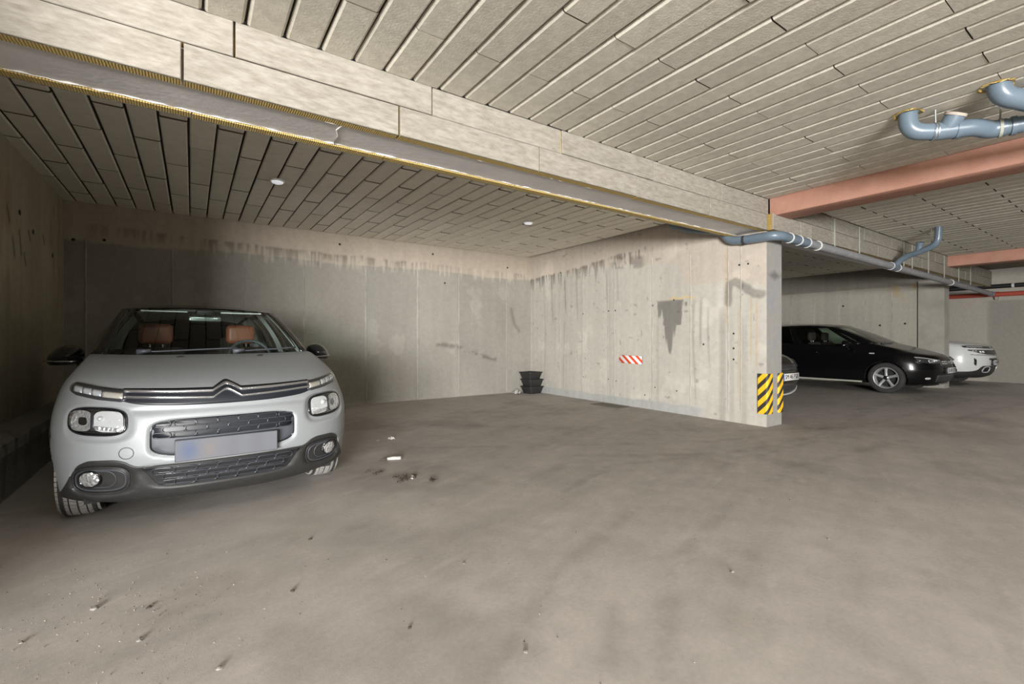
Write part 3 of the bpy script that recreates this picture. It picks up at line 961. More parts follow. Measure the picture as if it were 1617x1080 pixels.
mb.tube([L2((4.765, 1.118, 2.79)), L2((4.762, 1.12, 2.94))], 0.006, 8)
mb.build('hanger_rod', M['steel'], t)

t = thing('ceiling_drain_pipe', 'thick blue-grey pipe dropping from a rough hole in the ceiling at right', 'pipe', (4.66, 0.75, 2.80))
def L3(p):
    return (p[0] - 4.66, p[1] - 0.75, p[2] - 2.80)
pipe('elbow', [L3(p) for p in bend([(4.655, 0.765, 2.97), (4.665, 0.75, 2.83), (4.85, 0.58, 2.755)], 0.11, 8)], 0.066, M['pipe'], t)
pipe('run', [L3(p) for p in [(4.84, 0.59, 2.76), (5.14, 0.31, 2.735), (5.40, -0.30, 2.725)]], 0.062, M['pipe'], t)
collar('socket', L3((4.835, 0.595, 2.762)), (0.18, -0.17, -0.07), 0.065, 0.035, M['pipe'], t, 0.008)
# torn wool around the ceiling holes
for (x, y) in ((4.655, 0.768), (4.66, 1.262)):
    mb = MB()
    n = 16
    vs = []
    for r0, z in ((0.066, -0.003), (0.074, -0.007), (0.082, 0.0)):
        for k in range(n):
            a = 2 * PI * k / n
            rr = r0 * (1 + 0.35 * random.random())
            vs.append((x - 4.66 + rr * math.cos(a), y - 0.75 + rr * math.sin(a), 0.104 + z + random.uniform(-.004, .004)))
    fs = [(i * n + k, i * n + (k + 1) % n, (i + 1) * n + (k + 1) % n, (i + 1) * n + k) for i in range(2) for k in range(n)]
    mb.add(vs, fs)
    mb.build('torn_wool', M['wool'], t)

# pipes on the end wall
t = thing('wall_pipe', 'black insulated pipe along the end wall, above the red pipe', 'pipe', (X_END - 0.07, 2.0, 2.50))
pipe('run', [(0, 4.0, 0), (0, -6.0, 0.0)], 0.055, M['pipe_black'], t)
for y in (2.2, 0.55, -1.6):
    collar('clip', (0, y, 0), (0, 1, 0), 0.055, 0.05, M['clip'], t)
t = thing('wall_pipe', 'red lacquered fire pipe along the end wall, below the black pipe', 'pipe', (X_END - 0.07, 2.0, 2.29))
pipe('run', [(0, 4.0, 0), (0, -6.0, 0.0)], 0.058, M['pipe_red'], t)
for y in (0.85, -1.4):
    collar('coupling', (0, y, 0), (0, 1, 0), 0.058, 0.10, M['pipe_red'], t, 0.01)
    mb = MB()
    mb.box(-0.02, 0.07, y - 0.03, y + 0.03, -0.14, -0.05)
    mb.build('bracket', M['strap'], t)

# ------------------------------------------------------------------ signs, guards, tubs, litter
def corner_guard(x, y, sx, label):
    """rubber corner guard: two flat flanges meeting in a rounded nose, printed with diagonal bars"""
    t = thing('corner_guard', label, 'guard', (x, y, 0.165), 0, 'striped rubber guards on the pillar corners')
    th, w, h = 0.022, 0.115, 0.515
    prof = [(0, w), (-th, w - 0.01)]
    for k in range(7):
        a = PI + k / 6 * PI / 2
        prof.append((0.012 + (th + 0.012) * math.cos(a), 0.012 + (th + 0.012) * math.sin(a)))
    prof += [(w - 0.01, -th), (w, 0), (0.0, 0.0)]
    prof = [(px_ * sx, py_) for px_, py_ in prof]
    n = len(prof)
    vs = [(a, b, z) for z in (0, h) for a, b in prof]
    fs = [(k, (k + 1) % n, n + (k + 1) % n, n + k) for k in range(n)] + [tuple(range(n))[::-1], tuple(range(n, 2 * n))]
    me = fix_normals(mesh('guard_body', vs, fs, M['guard']))
    auto_smooth(link('guard_body', me, t), 40)
M['guard'] = stripes('black and yellow bars', (0.80, 0.47, 0.012), (0.030, 0.026, 0.024), 0.148, 1.0, axes=(1, 2), phase=0.62, duty=0.55, rough=0.6)
# the bars run on around the nose: mix both horizontal axes
_nt = M['guard'].node_tree
_ml = [n for n in _nt.nodes if n.type == 'MATH' and n.operation == 'MULTIPLY'][0]
_sp = [n for n in _nt.nodes if n.type == 'SEPXYZ'][0]
_sub = _nt.nodes.new('ShaderNodeMath')
_sub.operation = 'SUBTRACT'
_nt.links.new(_sp.outputs[1], _sub.inputs[0])
_nt.links.new(_sp.outputs[0], _sub.inputs[1])
_nt.links.new(_sub.outputs[0], _ml.inputs[0])
corner_guard(X_R - 0.001, Y_P - 0.004, 1, 'black and yellow striped guard on the pillar corner facing the open bay')
corner_guard(X_R2 + 0.001, Y_P - 0.004, -1, 'black and yellow striped guard on the pillar corner beside the black car nose')

t = thing('warning_sign', 'small white board with diagonal red stripes on the concrete wall', 'sign', (X_R - 0.008, 5.30, 0.783))
M['sign'] = stripes('red and white bars', (0.86, 0.86, 0.86), (0.80, 0.075, 0.02), 0.118, -0.80, axes=(1, 2), phase=0.30, duty=0.55, rough=0.45)
p = rounded_box('panel', -0.003, 0.004, -0.245, 0.245, -0.066, 0.066, 0.002, M['sign'], t, seg=1)
mb = MB()
mb.box(0.004, 0.008, -0.25, 0.25, -0.068, 0.068)
mb.build('back_plate', M['rubber_black'], t)
t.rotation_euler = (math.radians(1.0), 0, 0)

def tub(z, dx, dy, rot, label):
    """square-mouthed tub: tapering walls, rolled rim, hollow"""
    t = thing('plastic_tub', label, 'tub', (5.83 + dx, 7.76 + dy, z), rot, 'stack of black tubs in the corner')
    def ring(w, d, zz, c):
        pts = []
        for sx, sy, a0 in ((1, 1, 0), (-1, 1, 1), (-1, -1, 2), (1, -1, 3)):
            for k in range(4):
                a = (a0 + k / 3) * PI / 2
                pts.append((sx * (w - c) + c * math.cos(a), sy * (d - c) + c * math.sin(a), zz))
        return pts
    K = 0.148 / 0.156
    rings = [[(p[0], p[1], p[2] * K) for p in r] for r in [ring(0.145, 0.125, 0.0, 0.03), ring(0.185, 0.16, 0.135, 0.035), ring(0.198, 0.172, 0.137, 0.035), ring(0.198, 0.172, 0.155, 0.035),
             ring(0.186, 0.160, 0.156, 0.033), ring(0.178, 0.153, 0.12, 0.033), ring(0.138, 0.118, 0.012, 0.03)]]
    n = len(rings[0])
    body = MB()
    vs = [v for r in rings for v in r]
    def strip(i0, i1):
        return [(i * n + k, i * n + (k + 1) % n, (i + 1) * n + (k + 1) % n, (i + 1) * n + k) for i in range(i0, i1) for k in range(n)]
    body.add(vs, strip(0, 1) + strip(5, 6) + [tuple(range(n))[::-1], tuple(6 * n + k for k in range(n))] + strip(4, 5))
    auto_smooth(body.build('bowl', M['tub'], t), 40)
    rim = MB()
    rim.add(vs, strip(1, 4))
    auto_smooth(rim.build('rim', M['tub'], t), 30)
    return t
tub(0.0, 0.015, 0.0, 0.10, 'bottom one of three stacked black tubs in the corner')
tub(0.1485, 0.010, 0.0, 0.04, 'middle one of three stacked black tubs in the corner')
tub(0.297, -0.020, 0.0, 0.16, 'topmost of three stacked black tubs in the corner')

def blobby(name, c, s, mat_, parent=None, seed=1, sub=2, rot=0):
    rnd = random.Random(seed)
    bm = bmesh.new()
    bmesh.ops.create_icosphere(bm, subdivisions=sub, radius=1)
    for v in bm.verts:
        k = 1 + rnd.uniform(-.25, .2)
        v.co = Vector((v.co.x * s[0] * k, v.co.y * s[1] * k, max(v.co.z * s[2] * k, -s[2] * 0.6) + s[2] * 0.6))
    me = bpy.data.meshes.new(name)
    bm.to_mesh(me)
    bm.free()
    me.materials.append(mat_)
    o = link(name, me, parent)
    o.location = c
    o.rotation_euler = (0, 0, rot)
    return o

def crumple(name, c, w, l, h, mat_, seed, rot, label, cat, group=None):
    rnd = random.Random(seed)
    n = 7
    vs, fs = [], []
    for i in range(n):
        for j in range(n):
            u, v = i / (n - 1) - .5, j / (n - 1) - .5
            vs.append((u * w + rnd.uniform(-.1, .1) * w, v * l + rnd.uniform(-.1, .1) * l, 0.002 + h * rnd.random() * (1 - max(abs(u), abs(v)))))
    for i in range(n - 1):
        for j in range(n - 1):
            fs.append((i * n + j, (i + 1) * n + j, (i + 1) * n + j + 1, i * n + j + 1))
    me = mesh(name, vs, fs, mat_)
    o = link(name, me)
    sol = o.modifiers.new('thickness', 'SOLIDIFY')
    sol.thickness = 0.0015
    sol.offset = 1
    o.location = c
    o.rotation_euler = (0, 0, rot)
    return tag(o, label, cat, group)

crumple('paper_scrap', (5.50, 7.83, 0), 0.16, 0.12, 0.10, M['paper'], 3, 0.4, 'crumpled white paper beside the black tubs', 'paper')
crumple('paper_scrap', (1.843, 5.07, 0), 0.07, 0.045, 0.04, M['paper'], 4, 0.2, 'crumpled pale scrap in the shade behind the silver car', 'paper')
crumple('paper_scrap', (1.70, 5.09, 0), 0.05, 0.02, 0.015, M['paper'], 5, 0.9, 'small flat pale scrap in the shade near the silver car', 'paper')
# rolled wrapper
t = thing('rolled_wrapper', 'dirty white rolled wrapper with a dark end on the floor', 'litter', (1.519, 4.20, 0), -0.35)
mb = MB()
mb.tube([(-0.03, 0, 0.016), (0.03, 0.003, 0.018), (0.095, 0, 0.017)], [0.013, 0.017, 0.016], 10)
mb.build('roll', M['paper'], t, smooth=True)
mb = MB()
mb.tube([(-0.095, -0.004, 0.010), (-0.07, 0, 0.013), (-0.03, 0, 0.016)], [0.005, 0.012, 0.0135], 10)
mb.build('dark_end', M['litter_dark'], t, smooth=True)
# dry scraps of leaf
def leaf_litter(name, x, y, n, spread, label, seed):
    rnd = random.Random(seed)
    t = thing(name, label, 'litter', (x, y, 0))
    for i in range(n):
        a = rnd.uniform(0, 2 * PI)
        l, w = rnd.uniform(.03, .075), rnd.uniform(.003, .007)
        cx, cy = rnd.gauss(0, spread), rnd.gauss(0, spread)
        pts = [(cx + l * (k / 4 - .5) * math.cos(a) + .3 * l * math.sin(k) * math.sin(a) * .3, cy + l * (k / 4 - .5) * math.sin(a) + .02 * math.sin(k * 1.7), 0.006 + 0.006 * math.sin(k * 1.3) ** 2) for k in range(5)]
        mb = MB()
        mb.tube(pts, [w * .3, w, w * .8, w, w * .3], 5)
        mb.build('scrap', M['litter_dark'] if rnd.random() < .92 else M['paper'], t)
leaf_litter('leaf_litter', 1.40, 3.58, 13, 0.045, 'scatter of dark curled leaf scraps on the floor ahead of the wrapper', 5)
leaf_litter('leaf_litter', 1.575, 3.41, 5, 0.025, 'single small clump of dark leaf scraps on the open floor', 9)
leaf_litter('leaf_litter', 1.30, 3.86, 4, 0.05, 'faint dark leaf scraps between the wrapper and the silver car', 12)

pebs = [((0.075, 1.875), .014, 0, 'pale stone chip at the bottom edge below the silver car'),
        ((-0.161, 2.219), .016, 0, 'pale stone chip right of the gritty patch near the left edge'),
        ((-0.333, 2.584), .020, 0, 'flat pale stone, largest in the gritty patch at left'),
        ((-0.148, 2.468), .014, 1, 'dark stone chip beside the largest pale stone at left'),
        ((-0.52, 2.45), .012, 0, 'pale stone chip nearest the left edge'),
        ((0.548, 2.797), .012, 1, 'small dark chip straight ahead of the silver car bumper'),
        ((0.37, 2.266), .014, 1, 'dark chip midway between the silver car and the bottom edge'),
        ((0.989, 1.352), .014, 0, 'pale stone chip at the bottom centre of the floor'),
        ((0.70, 1.72), .011, 1, 'dark chip left of the bottom centre of the floor'),
        ((1.125, 2.06), .010, 0, 'tiny pale chip on the bare floor in mid picture'),
        ((2.15, 1.25), .012, 0, 'pale stone chip on the bare floor towards the right'),
        ((2.95, 1.15), .010, 0, 'tiny pale chip farthest right on the bare floor')]
for i, ((x, y), r, kd, lb) in enumerate(pebs):
    o = blobby('stone_chip', (x, y, 0), (r * 0.95, r * .75, r * .45), M['litter_dark'] if kd else M['stone'], None, i, 1, i * 1.3)
    tag(o, lb, 'stone', 'stone chips on the floor')
# loose grit nobody could count
rnd = random.Random(99)
mb = MB()
for i in range(900):
    if i < 520:
        x, y = rnd.gauss(-0.35, 0.35), rnd.gauss(2.5, 0.35)
    else:
        x, y = rnd.uniform(-0.9, 5.5), rnd.uniform(0.9, 5.0)
    if x * 0.5665 + y * 0.824 < 1.2:
        continue
    r = abs(rnd.gauss(0.0014, 0.0010)) + 0.0008
    a = rnd.uniform(0, 6.28)
    pts = [(x + r * math.cos(a + k * 2 * PI / 3), y + r * 1.4 * math.sin(a + k * 2 * PI / 3), 0.0) for k in range(3)] + [(x, y, r * 1.2)]
    mb.add(pts, [(0, 1, 3), (1, 2, 3), (2, 0, 3)], 0 if rnd.random() < .6 else 1)
o = mb.build('floor_grit', [M['stone'], M['litter_dark']], kind='stuff')
tag(o, 'fine loose grit scattered over the concrete floor', 'grit')

t = thing('drain_cover', 'dark flat drain cover set in the floor by the concrete wall', 'drain', (5.80, 5.52, 0))
mb = MB()
mb.box(-0.16, 0.16, -0.34, 0.34, 0.0, 0.008)
mb.build('frame', M['grate'], t)
mb = MB()
mb.box(-0.14, 0.14, -0.32, 0.32, 0.008, 0.012)
mb.build('plate', M['grate'], t)

# ------------------------------------------------------------------ cars
M['silver'] = plain('silver grey lacquer', (0.275, 0.292, 0.303), 0.46, 0.18, 0.2, 0.35)
M['white_car'] = plain('pearl white lacquer', (0.62, 0.64, 0.64), 0.30, 0.0, 0.8)
M['black_car'] = plain('black lacquer', (0.003, 0.003, 0.0035), 0.24, 0.0, 0.25, 0.3)
M['brown_car'] = plain('very dark brown lacquer', (0.016, 0.0145, 0.014), 0.25, 0.2, 0.7)
M['black_gloss'] = plain('gloss black', (0.008, 0.008, 0.010), 0.16, 0.0, 0.5)
M['trim_black'] = noisy('grained black plastic', (0.020, 0.020, 0.020), (0.029, 0.028, 0.027), 30, rough=0.48, bump=0.05, bscale=200, spec=0.5)
M['grille_blue'] = plain('dark grille plastic', (0.009, 0.011, 0.016), 0.4)
M['panel_grey'] = plain('slate grey panel', (0.060, 0.066, 0.078), 0.45)
M['loop_black'] = plain('satin black loops', (0.036, 0.039, 0.046), 0.26)
M['chrome'] = plain('chrome', (0.58, 0.59, 0.61), 0.16, 0.9)
M['chrome_dark'] = plain('smoked chrome', (0.22, 0.23, 0.25), 0.22, 1.0)
M['lamp_dark'] = plain('lamp housing', (0.035, 0.035, 0.038), 0.3)
M['reflector'] = plain('lamp reflector', (0.82, 0.83, 0.84), 0.20, 0.5)
def crystal():
    m, nt, bb = new_mat('faceted lamp reflector')
    bb.inputs['Base Color'].default_value = (0.80, 0.81, 0.83, 1)
    bb.inputs['Metallic'].default_value = 0.75
    bb.inputs['Roughness'].default_value = 0.16
    tc = N(nt, 'ShaderNodeTexCoord')
    vo = N(nt, 'ShaderNodeTexVoronoi')
    vo.inputs['Scale'].default_value = 55
    nt.links.new(tc.outputs['Object'], vo.inputs['Vector'])
    bp = N(nt, 'ShaderNodeBump')
    bp.inputs['Strength'].default_value = 0.8
    bp.inputs['Distance'].default_value = 0.012
    nt.links.new(vo.outputs['Distance'], bp.inputs['Height'])
    nt.links.new(bp.outputs['Normal'], bb.inputs['Normal'])
    return m
M['crystal'] = crystal()
M['led'] = plain('clear lamp block', (0.66, 0.68, 0.70), 0.12, 0.4, 0.5)
M['amber'] = plain('pale amber lamp', (0.56, 0.52, 0.46), 0.18, 0.3, 0.5)
M['lens'] = glass('clear lamp lens', (0.93, 0.95, 0.96))
M['screen'] = glass('green-tinted windscreen', (0.82, 0.91, 0.87), 0.9)
M['side_glass'] = glass('tinted side glass', (0.72, 0.80, 0.76), 0.8)
M['dark_glass'] = glass('privacy glass', (0.06, 0.065, 0.07), 0.7)
M['tyre'] = noisy('dusty tyre', (0.030, 0.029, 0.028), (0.050, 0.048, 0.045), 12, rough=0.85, bump=0.1)
M['tread'] = noisy('dusty tread', (0.24, 0.23, 0.215), (0.33, 0.315, 0.295), 12, rough=0.92, bump=0.1)
M['alloy'] = plain('alloy wheel', (0.50, 0.51, 0.52), 0.30, 0.5)
M['wheel_dark'] = plain('wheel shadow metal', (0.05, 0.05, 0.052), 0.5, 0.6)
M['dash'] = plain('dark dashboard', (0.022, 0.022, 0.022), 0.8)
M['liner'] = plain('pale headliner', (0.74, 0.77, 0.75), 0.9)
M['leather'] = plain('tan leather', (0.26, 0.085, 0.045), 0.45)
M['seat_dark'] = plain('dark seat cloth', (0.040, 0.028, 0.024), 0.9)
M['mirror'] = plain('mirror glass', (0.55, 0.66, 0.68), 0.08, 0.9)
M['plate_white'] = plain('plate white', (0.72, 0.72, 0.70), 0.4)
M['plate_blue'] = plain('plate blue', (0.02, 0.06, 0.32), 0.4)
M['ink'] = plain('plate ink', (0.006, 0.006, 0.007), 0.6)
M['under'] = plain('underbody', (0.012, 0.012, 0.012), 0.9)

def pchip(xs, ys, x):
    xs = np.asarray(xs, float)
    ys = np.asarray(ys, float)
    h = np.diff(xs)
    d = np.diff(ys) / h
    mm = np.zeros(len(xs))
    for i in range(1, len(xs) - 1):
        if d[i - 1] * d[i] > 0:
            w1, w2 = 2 * h[i] + h[i - 1], h[i] + 2 * h[i - 1]
            mm[i] = (w1 + w2) / (w1 / d[i - 1] + w2 / d[i])
    mm[0], mm[-1] = d[0], d[-1]
    x = np.asarray(x, float)
    i = np.clip(np.searchsorted(xs, x) - 1, 0, len(h) - 1)
    t = (x - xs[i]) / h[i]
    return ((2 * t ** 3 - 3 * t ** 2 + 1) * ys[i] + (t ** 3 - 2 * t ** 2 + t) * h[i] * mm[i]
            + (-2 * t ** 3 + 3 * t ** 2) * ys[i + 1] + (t ** 3 - t ** 2) * h[i] * mm[i + 1])

class Car:
    """lofted body. Car space: x across, y back from the nose, z up.
    rows: zc, yf, a, w, zs (front) and wR, zR (along the doors)"""
    def __init__(self, root, rows, spec, disp=None):
        self.root, self.R, self.s, self.disp = root, np.array(rows, float), spec, disp
        self.P = spec.get('p', 2.3)
        k = np.arange(len(rows))
        self._tab_v = np.linspace(0, len(rows) - 1, 1500)
        self._tab = np.stack([pchip(k, self.R[:, c], self._tab_v) for c in range(7)], 1)
    def row(self, v):
        return [np.interp(v, self._tab_v, self._tab[:, c]) for c in range(7)]
    # ---- nose surface as a function of (x, z)
    def nose_y(self, x, z, raw=False):
        x, z = np.broadcast_arrays(np.asarray(x, float), np.asarray(z, float))
        lo, hi = np.zeros(x.shape), np.full(x.shape, len(self.R) - 1.0)
        for _ in range(26):
            mid = (lo + hi) / 2
            zc, yf, a, w, zs, _, _ = self.row(mid)
            q = np.clip(np.abs(x) / w, 0, 1)
            zz = zc + (zs - zc) * q ** 3
            up = zz < z
            lo, hi = np.where(up, mid, lo), np.where(up, hi, mid)
        zc, yf, a, w, zs, _, _ = self.row(lo)
        q = np.clip(np.abs(x) / w, 0, 0.9995)
        y = yf + a * (1 - (1 - q ** self.P) ** (1 / self.P))
        if self.disp is not None and not raw:
            y = y + self.disp(x, z)
        return y
    def on_nose(self, x, z, off=0.0):
        """point on the nose, moved off along its normal"""
        x, z = np.asarray(x, float), np.asarray(z, float)
        e = 0.004
        y = self.nose_y(x, z)
        dx = (self.nose_y(x + e, z) - self.nose_y(x - e, z)) / (2 * e)
        dz = (self.nose_y(x, z + e) - self.nose_y(x, z - e)) / (2 * e)
        dx, dz = np.clip(dx, -4, 4), np.clip(dz, -4, 4)
        ln = np.sqrt(1 + dx ** 2 + dz ** 2)
        off = np.asarray(off, float)
        return np.stack([x + dx / ln * off, y - off / ln, z + dz / ln * off], -1)
    def grid(self, name, P, mat_, parent=None, thick=0, smooth=True, closed_u=False):
        nu, nv = P.shape[:2]
        idx = np.arange(nu * nv).reshape(nu, nv)
        if closed_u:
            nxt = np.roll(idx, -1, 0)
            fs = np.stack([idx[:, :-1], nxt[:, :-1], nxt[:, 1:], idx[:, 1:]], -1).reshape(-1, 4)
        else:
            fs = np.stack([idx[:-1, :-1], idx[1:, :-1], idx[1:, 1:], idx[:-1, 1:]], -1).reshape(-1, 4)
        me = fix_normals(mesh(name, P.reshape(-1, 3).tolist(), fs.tolist(), mat_, smooth))
        o = link(name, me, parent or self.root)
        if thick:
            md = o.modifiers.new('thickness', 'SOLIDIFY')
            md.thickness = thick
            md.offset = 0
        return o
    def ribbon(self, name, xs, zlo, zhi, off, mat_, parent=None, nz=6, dome=0.0, skirt=True):
        """band on the nose between two height curves"""
        xs = np.asarray(xs, float)
        t = np.linspace(0, 1, nz)
        zl, zh = zlo(xs) if callable(zlo) else np.asarray(zlo), zhi(xs) if callable(zhi) else np.asarray(zhi)
        X = np.repeat(xs[:, None], nz, 1)
        Z = zl[:, None] + (zh - zl)[:, None] * t[None]
        O = off + dome * (1 - (2 * t - 1) ** 2)[None] + 0 * X
        if skirt:
            X = np.concatenate([X[:, :1], X, X[:, -1:]], 1)
            Z = np.concatenate([Z[:, :1], Z, Z[:, -1:]], 1)
            O = np.concatenate([O[:, :1] * 0 - 0.012, O, O[:, -1:] * 0 - 0.012], 1)
            X = np.concatenate([X[:1], X, X[-1:]], 0)
            Z = np.concatenate([Z[:1], Z, Z[-1:]], 0)
            O = np.concatenate([O[:1] * 0 - 0.012, O, O[-1:] * 0 - 0.012], 0)
        return self.grid(name, self.on_nose(X, Z, O), mat_, parent)
    def outline(self, cx, cz, hw, hz, n=4.0, k=48, shear=0.0):
        th = np.linspace(0, 2 * PI, k, endpoint=False)
        c, s = np.cos(th), np.sin(th)
        x = cx + hw * np.sign(c) * np.abs(c) ** (2 / n)
        z = cz + hz * np.sign(s) * np.abs(s) ** (2 / n)
        return x, z + shear * (x - cx)
    def blob(self, name, x, z, off, mat_, parent=None, rings=7, dome=0.0, skirt=0.012):
        """filled patch inside a closed outline (x, z)"""
        cx, cz = x.mean(), z.mean()
        r = np.linspace(0.02, 1, rings)
        X = cx + (x - cx)[:, None] * r[None]
        Z = cz + (z - cz)[:, None] * r[None]
        O = off + dome * (1 - r ** 2)[None] + 0 * X
        if skirt:
            X, Z = np.concatenate([X, X[:, -1:]], 1), np.concatenate([Z, Z[:, -1:]], 1)
            O = np.concatenate([O, O[:, -1:] * 0 - skirt], 1)
        return self.grid(name, self.on_nose(X, Z, O), mat_, parent, closed_u=True)
    def cord(self, name, x, z, r, off, mat_, parent=None, closed=True, n=8):
        """rounded strip following a line on the nose"""
        P = self.on_nose(x, z, off)
        pts = [Vector(p) for p in P]
        if closed:
            pts = pts + pts[:2]
        mb = MB()
        mb.tube(pts, r, n, caps=not closed)
        return mb.build(name, mat_, parent or self.root, smooth=True)
    # ---- body
    def build_body(self, nv, nF, nS, paint):
        s = self.s
        ys_brk = s['side_y']            # door edges along the side
        yr, ar = s['yr'], s['ar']
        vv = np.linspace(0, len(self.R) - 1, nv)
        zc, yf, a, w, zs, wR, zR = [r[:, None] for r in self.row(vv)]
        th = np.linspace(0, PI / 2, nF)[None]
        q = np.sin(th) ** (2 / self.P)
        xF = w * q
        yF = yf + a * (1 - np.cos(th) ** (2 / self.P))
        zF = zc + (zs - zc) * q ** 3
        if self.disp is not None:
            yF = yF + self.disp(xF, zF)
        y1 = yf + a
        parts = [(xF, yF, zF)]
        blend_y = s.get('blend_y', 1.7)
        def side(y):
            t = np.clip((y - y1) / np.maximum(blend_y - y1, 0.05), 0, 1)
            t = t * t * (3 - 2 * t)
            tr = np.clip((y - s['tail_y']) / (yr - s['tail_y']), 0, 1)
            x = w + (wR - w) * t - s['tail_in'] * tr ** 2
            z = zs + (zR - zs) * t + s['belt_rise'] * np.clip((y - blend_y) / (yr - blend_y), 0, 1) * sstep(0.55, 1.0, vv[:, None] / (len(self.R) - 1))
            return x, z
        nA = max(6, nS // 4)
        t0 = np.linspace(0, 1, nA + 1)[None, 1:]
        yA = y1 + (ys_brk[0] - y1) * t0
        ylist = [yA]
        for a_, b_ in zip(ys_brk, ys_brk[1:]):
            nn = max(4, int(nS * (b_ - a_) / (yr - ys_brk[0])))
            ylist.append(np.repeat(np.linspace(a_, b_, nn + 1)[None, 1:], nv, 0))
        yS = np.concatenate(ylist, 1)
        xS, zS = side(yS)
        parts.append((xS, yS, zS))
        # tail
        yE = ys_brk[-1]
        thr = np.linspace(0, PI / 2, 14)[None, 1:]
        xe, ze = side(np.full((nv, 1), yE))
        ytail = (yr - yE) - 0.10 * np.abs(np.linspace(-1, 1, nv)[:, None]) ** 2
        xT = xe * np.cos(thr) ** (2 / 3.0)
        yT = yE + ytail * np.sin(thr) ** (2 / 3.0)
        zT = ze + 0 * thr
        parts.append((xT, yT, zT))
        X = np.concatenate([p[0] for p in parts], 1)
        Y = np.concatenate([p[1] + 0 * p[0] for p in parts], 1)
        Z = np.concatenate([p[2] for p in parts], 1)
        self.X, self.Y, self.Z, self.nF, self.vv = X, Y, Z, nF, vv
        nc = X.shape[1]
        Vr = np.stack([X, Y, Z], -1)
        # wheel arches: faces inside the circles go, edge points settle on the circle
        wh = s['wheels']
        ra = s['arch_r']
        D = np.full(X.shape, 9.0)
        C = np.zeros(X.shape + (2,))
        for wy in wh:
            d = np.hypot(Y - wy, Z - s['wheel_r'])
            near = d < D
            D = np.where(near, d, D)
            C[near] = (wy, s['wheel_r'])
        sidep = (np.abs(X) > 0.50) & (np.arange(nc)[None] > nF * 0.45)
        inside = sidep & (D < ra)
        cellx = lambda A: (A[:-1, :-1] + A[1:, :-1] + A[1:, 1:] + A[:-1, 1:]) / 4
        cy, cz = cellx(Y), cellx(Z)
        cut = np.zeros(cy.shape, bool)
        for wy in wh:
            cut |= (np.hypot(cy - wy, cz - s['wheel_r']) < ra) & (cellx(sidep.astype(float)) > 0.6)
        # part of each face: 0 bumper/wings 1 bonnet 2 front door 3 rear door
        vmid = cellx(np.repeat(vv[:, None], nc, 1))
        colm = np.repeat((np.arange(nc - 1) + 0.5)[None], nv - 1, 0)
        cls = np.zeros(cy.shape, int)
        bon = (vmid > s['bonnet_v']) & (colm < nF * 0.80)
        cls[bon] = 1
        cls[(vmid < s['bonnet_v']) & (colm < nF * 0.92)] = 4
        for c_, (d0, d1) in ((2, s['doors'][0]), (3, s['doors'][1])):
            cls[(cy > d0) & (cy < d1) & (vmid > s['sill_v']) & (colm > nF)] = c_
        snapped = Vr.copy()
        mv = inside & (D > ra - 0.10)
        for wy in wh:
            sel = mv & (C[..., 0] == wy)
            dy, dz = Y - wy, Z - s['wheel_r']
            d = np.maximum(np.hypot(dy, dz), 1e-6)
            snapped[..., 1] = np.where(sel, wy + dy / d * ra, snapped[..., 1])
            snapped[..., 2] = np.where(sel, s['wheel_r'] + dz / d * ra, snapped[..., 2])
        idx = np.arange(nv * nc).reshape(nv, nc)
        quads = np.stack([idx[:-1, :-1], idx[:-1, 1:], idx[1:, 1:], idx[1:, :-1]], -1)
        flat = snapped.reshape(-1, 3)
        names = {0: 'body_shell', 1: 'bonnet', 4: 'front_bumper'}
        def emit(name, mask, mirror_join, mat_):
            fs = quads[mask & ~cut]
            if len(fs) == 0:
                return
            out = []
            sides = ((1, -1),) if mirror_join else ((1,), (-1,))
            for grp in sides:
                vs, ff = [], []
                for sg in grp:
                    used, inv = np.unique(fs.ravel(), return_inverse=True)
                    P = flat[used] * np.array([sg, 1, 1])
                    b = len(vs)
                    vs += P.tolist()
                    f4 = inv.reshape(-1, 4) + b
                    ff += (f4 if sg > 0 else f4[:, ::-1]).tolist()
                me = mesh(name, vs, ff, mat_, True)
                bm = bmesh.new()
                bm.from_mesh(me)
                bmesh.ops.remove_doubles(bm, verts=bm.verts, dist=0.0006)
                bmesh.ops.recalc_face_normals(bm, faces=bm.faces)
                bm.to_mesh(me)
                bm.free()
                for f in me.polygons:
                    f.use_smooth = True
                out.append(link(name, me, self.root))
            return out
        emit('body_shell', cls == 0, True, paint)
        emit('bonnet', cls == 1, True, paint)
        emit('front_bumper', cls == 4, True, paint)
        self.front_doors = emit('front_door', cls == 2, False, paint)
        self.rear_doors = emit('rear_door', cls == 3, False, paint)
        # underbody tray
        mb = MB()
        hw = self.R[0, 3] - 0.10
        mb.box(-hw, hw, 0.30, yr - 0.25, s['floor_z'], s['floor_z'] + 0.05)
        mb.build('underbody', M['under'], self.root)
        for wy in wh:
            for sg in (-1, 1):
                mb = MB()
                prof = [(sg * (hw - 0.16), ra * 0.2), (sg * (hw - 0.16), ra + 0.012), (sg * 0.745, ra + 0.012)]
                mb.lathe_x(prof, (0, wy, s['wheel_r']), 36)
                # keep only the upper part of the well
                keep = [i for i, f in enumerate(mb.f) if np.mean([mb.v[j][2] for j in f]) > s['floor_z'] + 0.02]
                mb.f, mb.m = [mb.f[i] for i in keep], [mb.m[i] for i in keep]
                mb.build('wheel_well', M['under'], self.root)
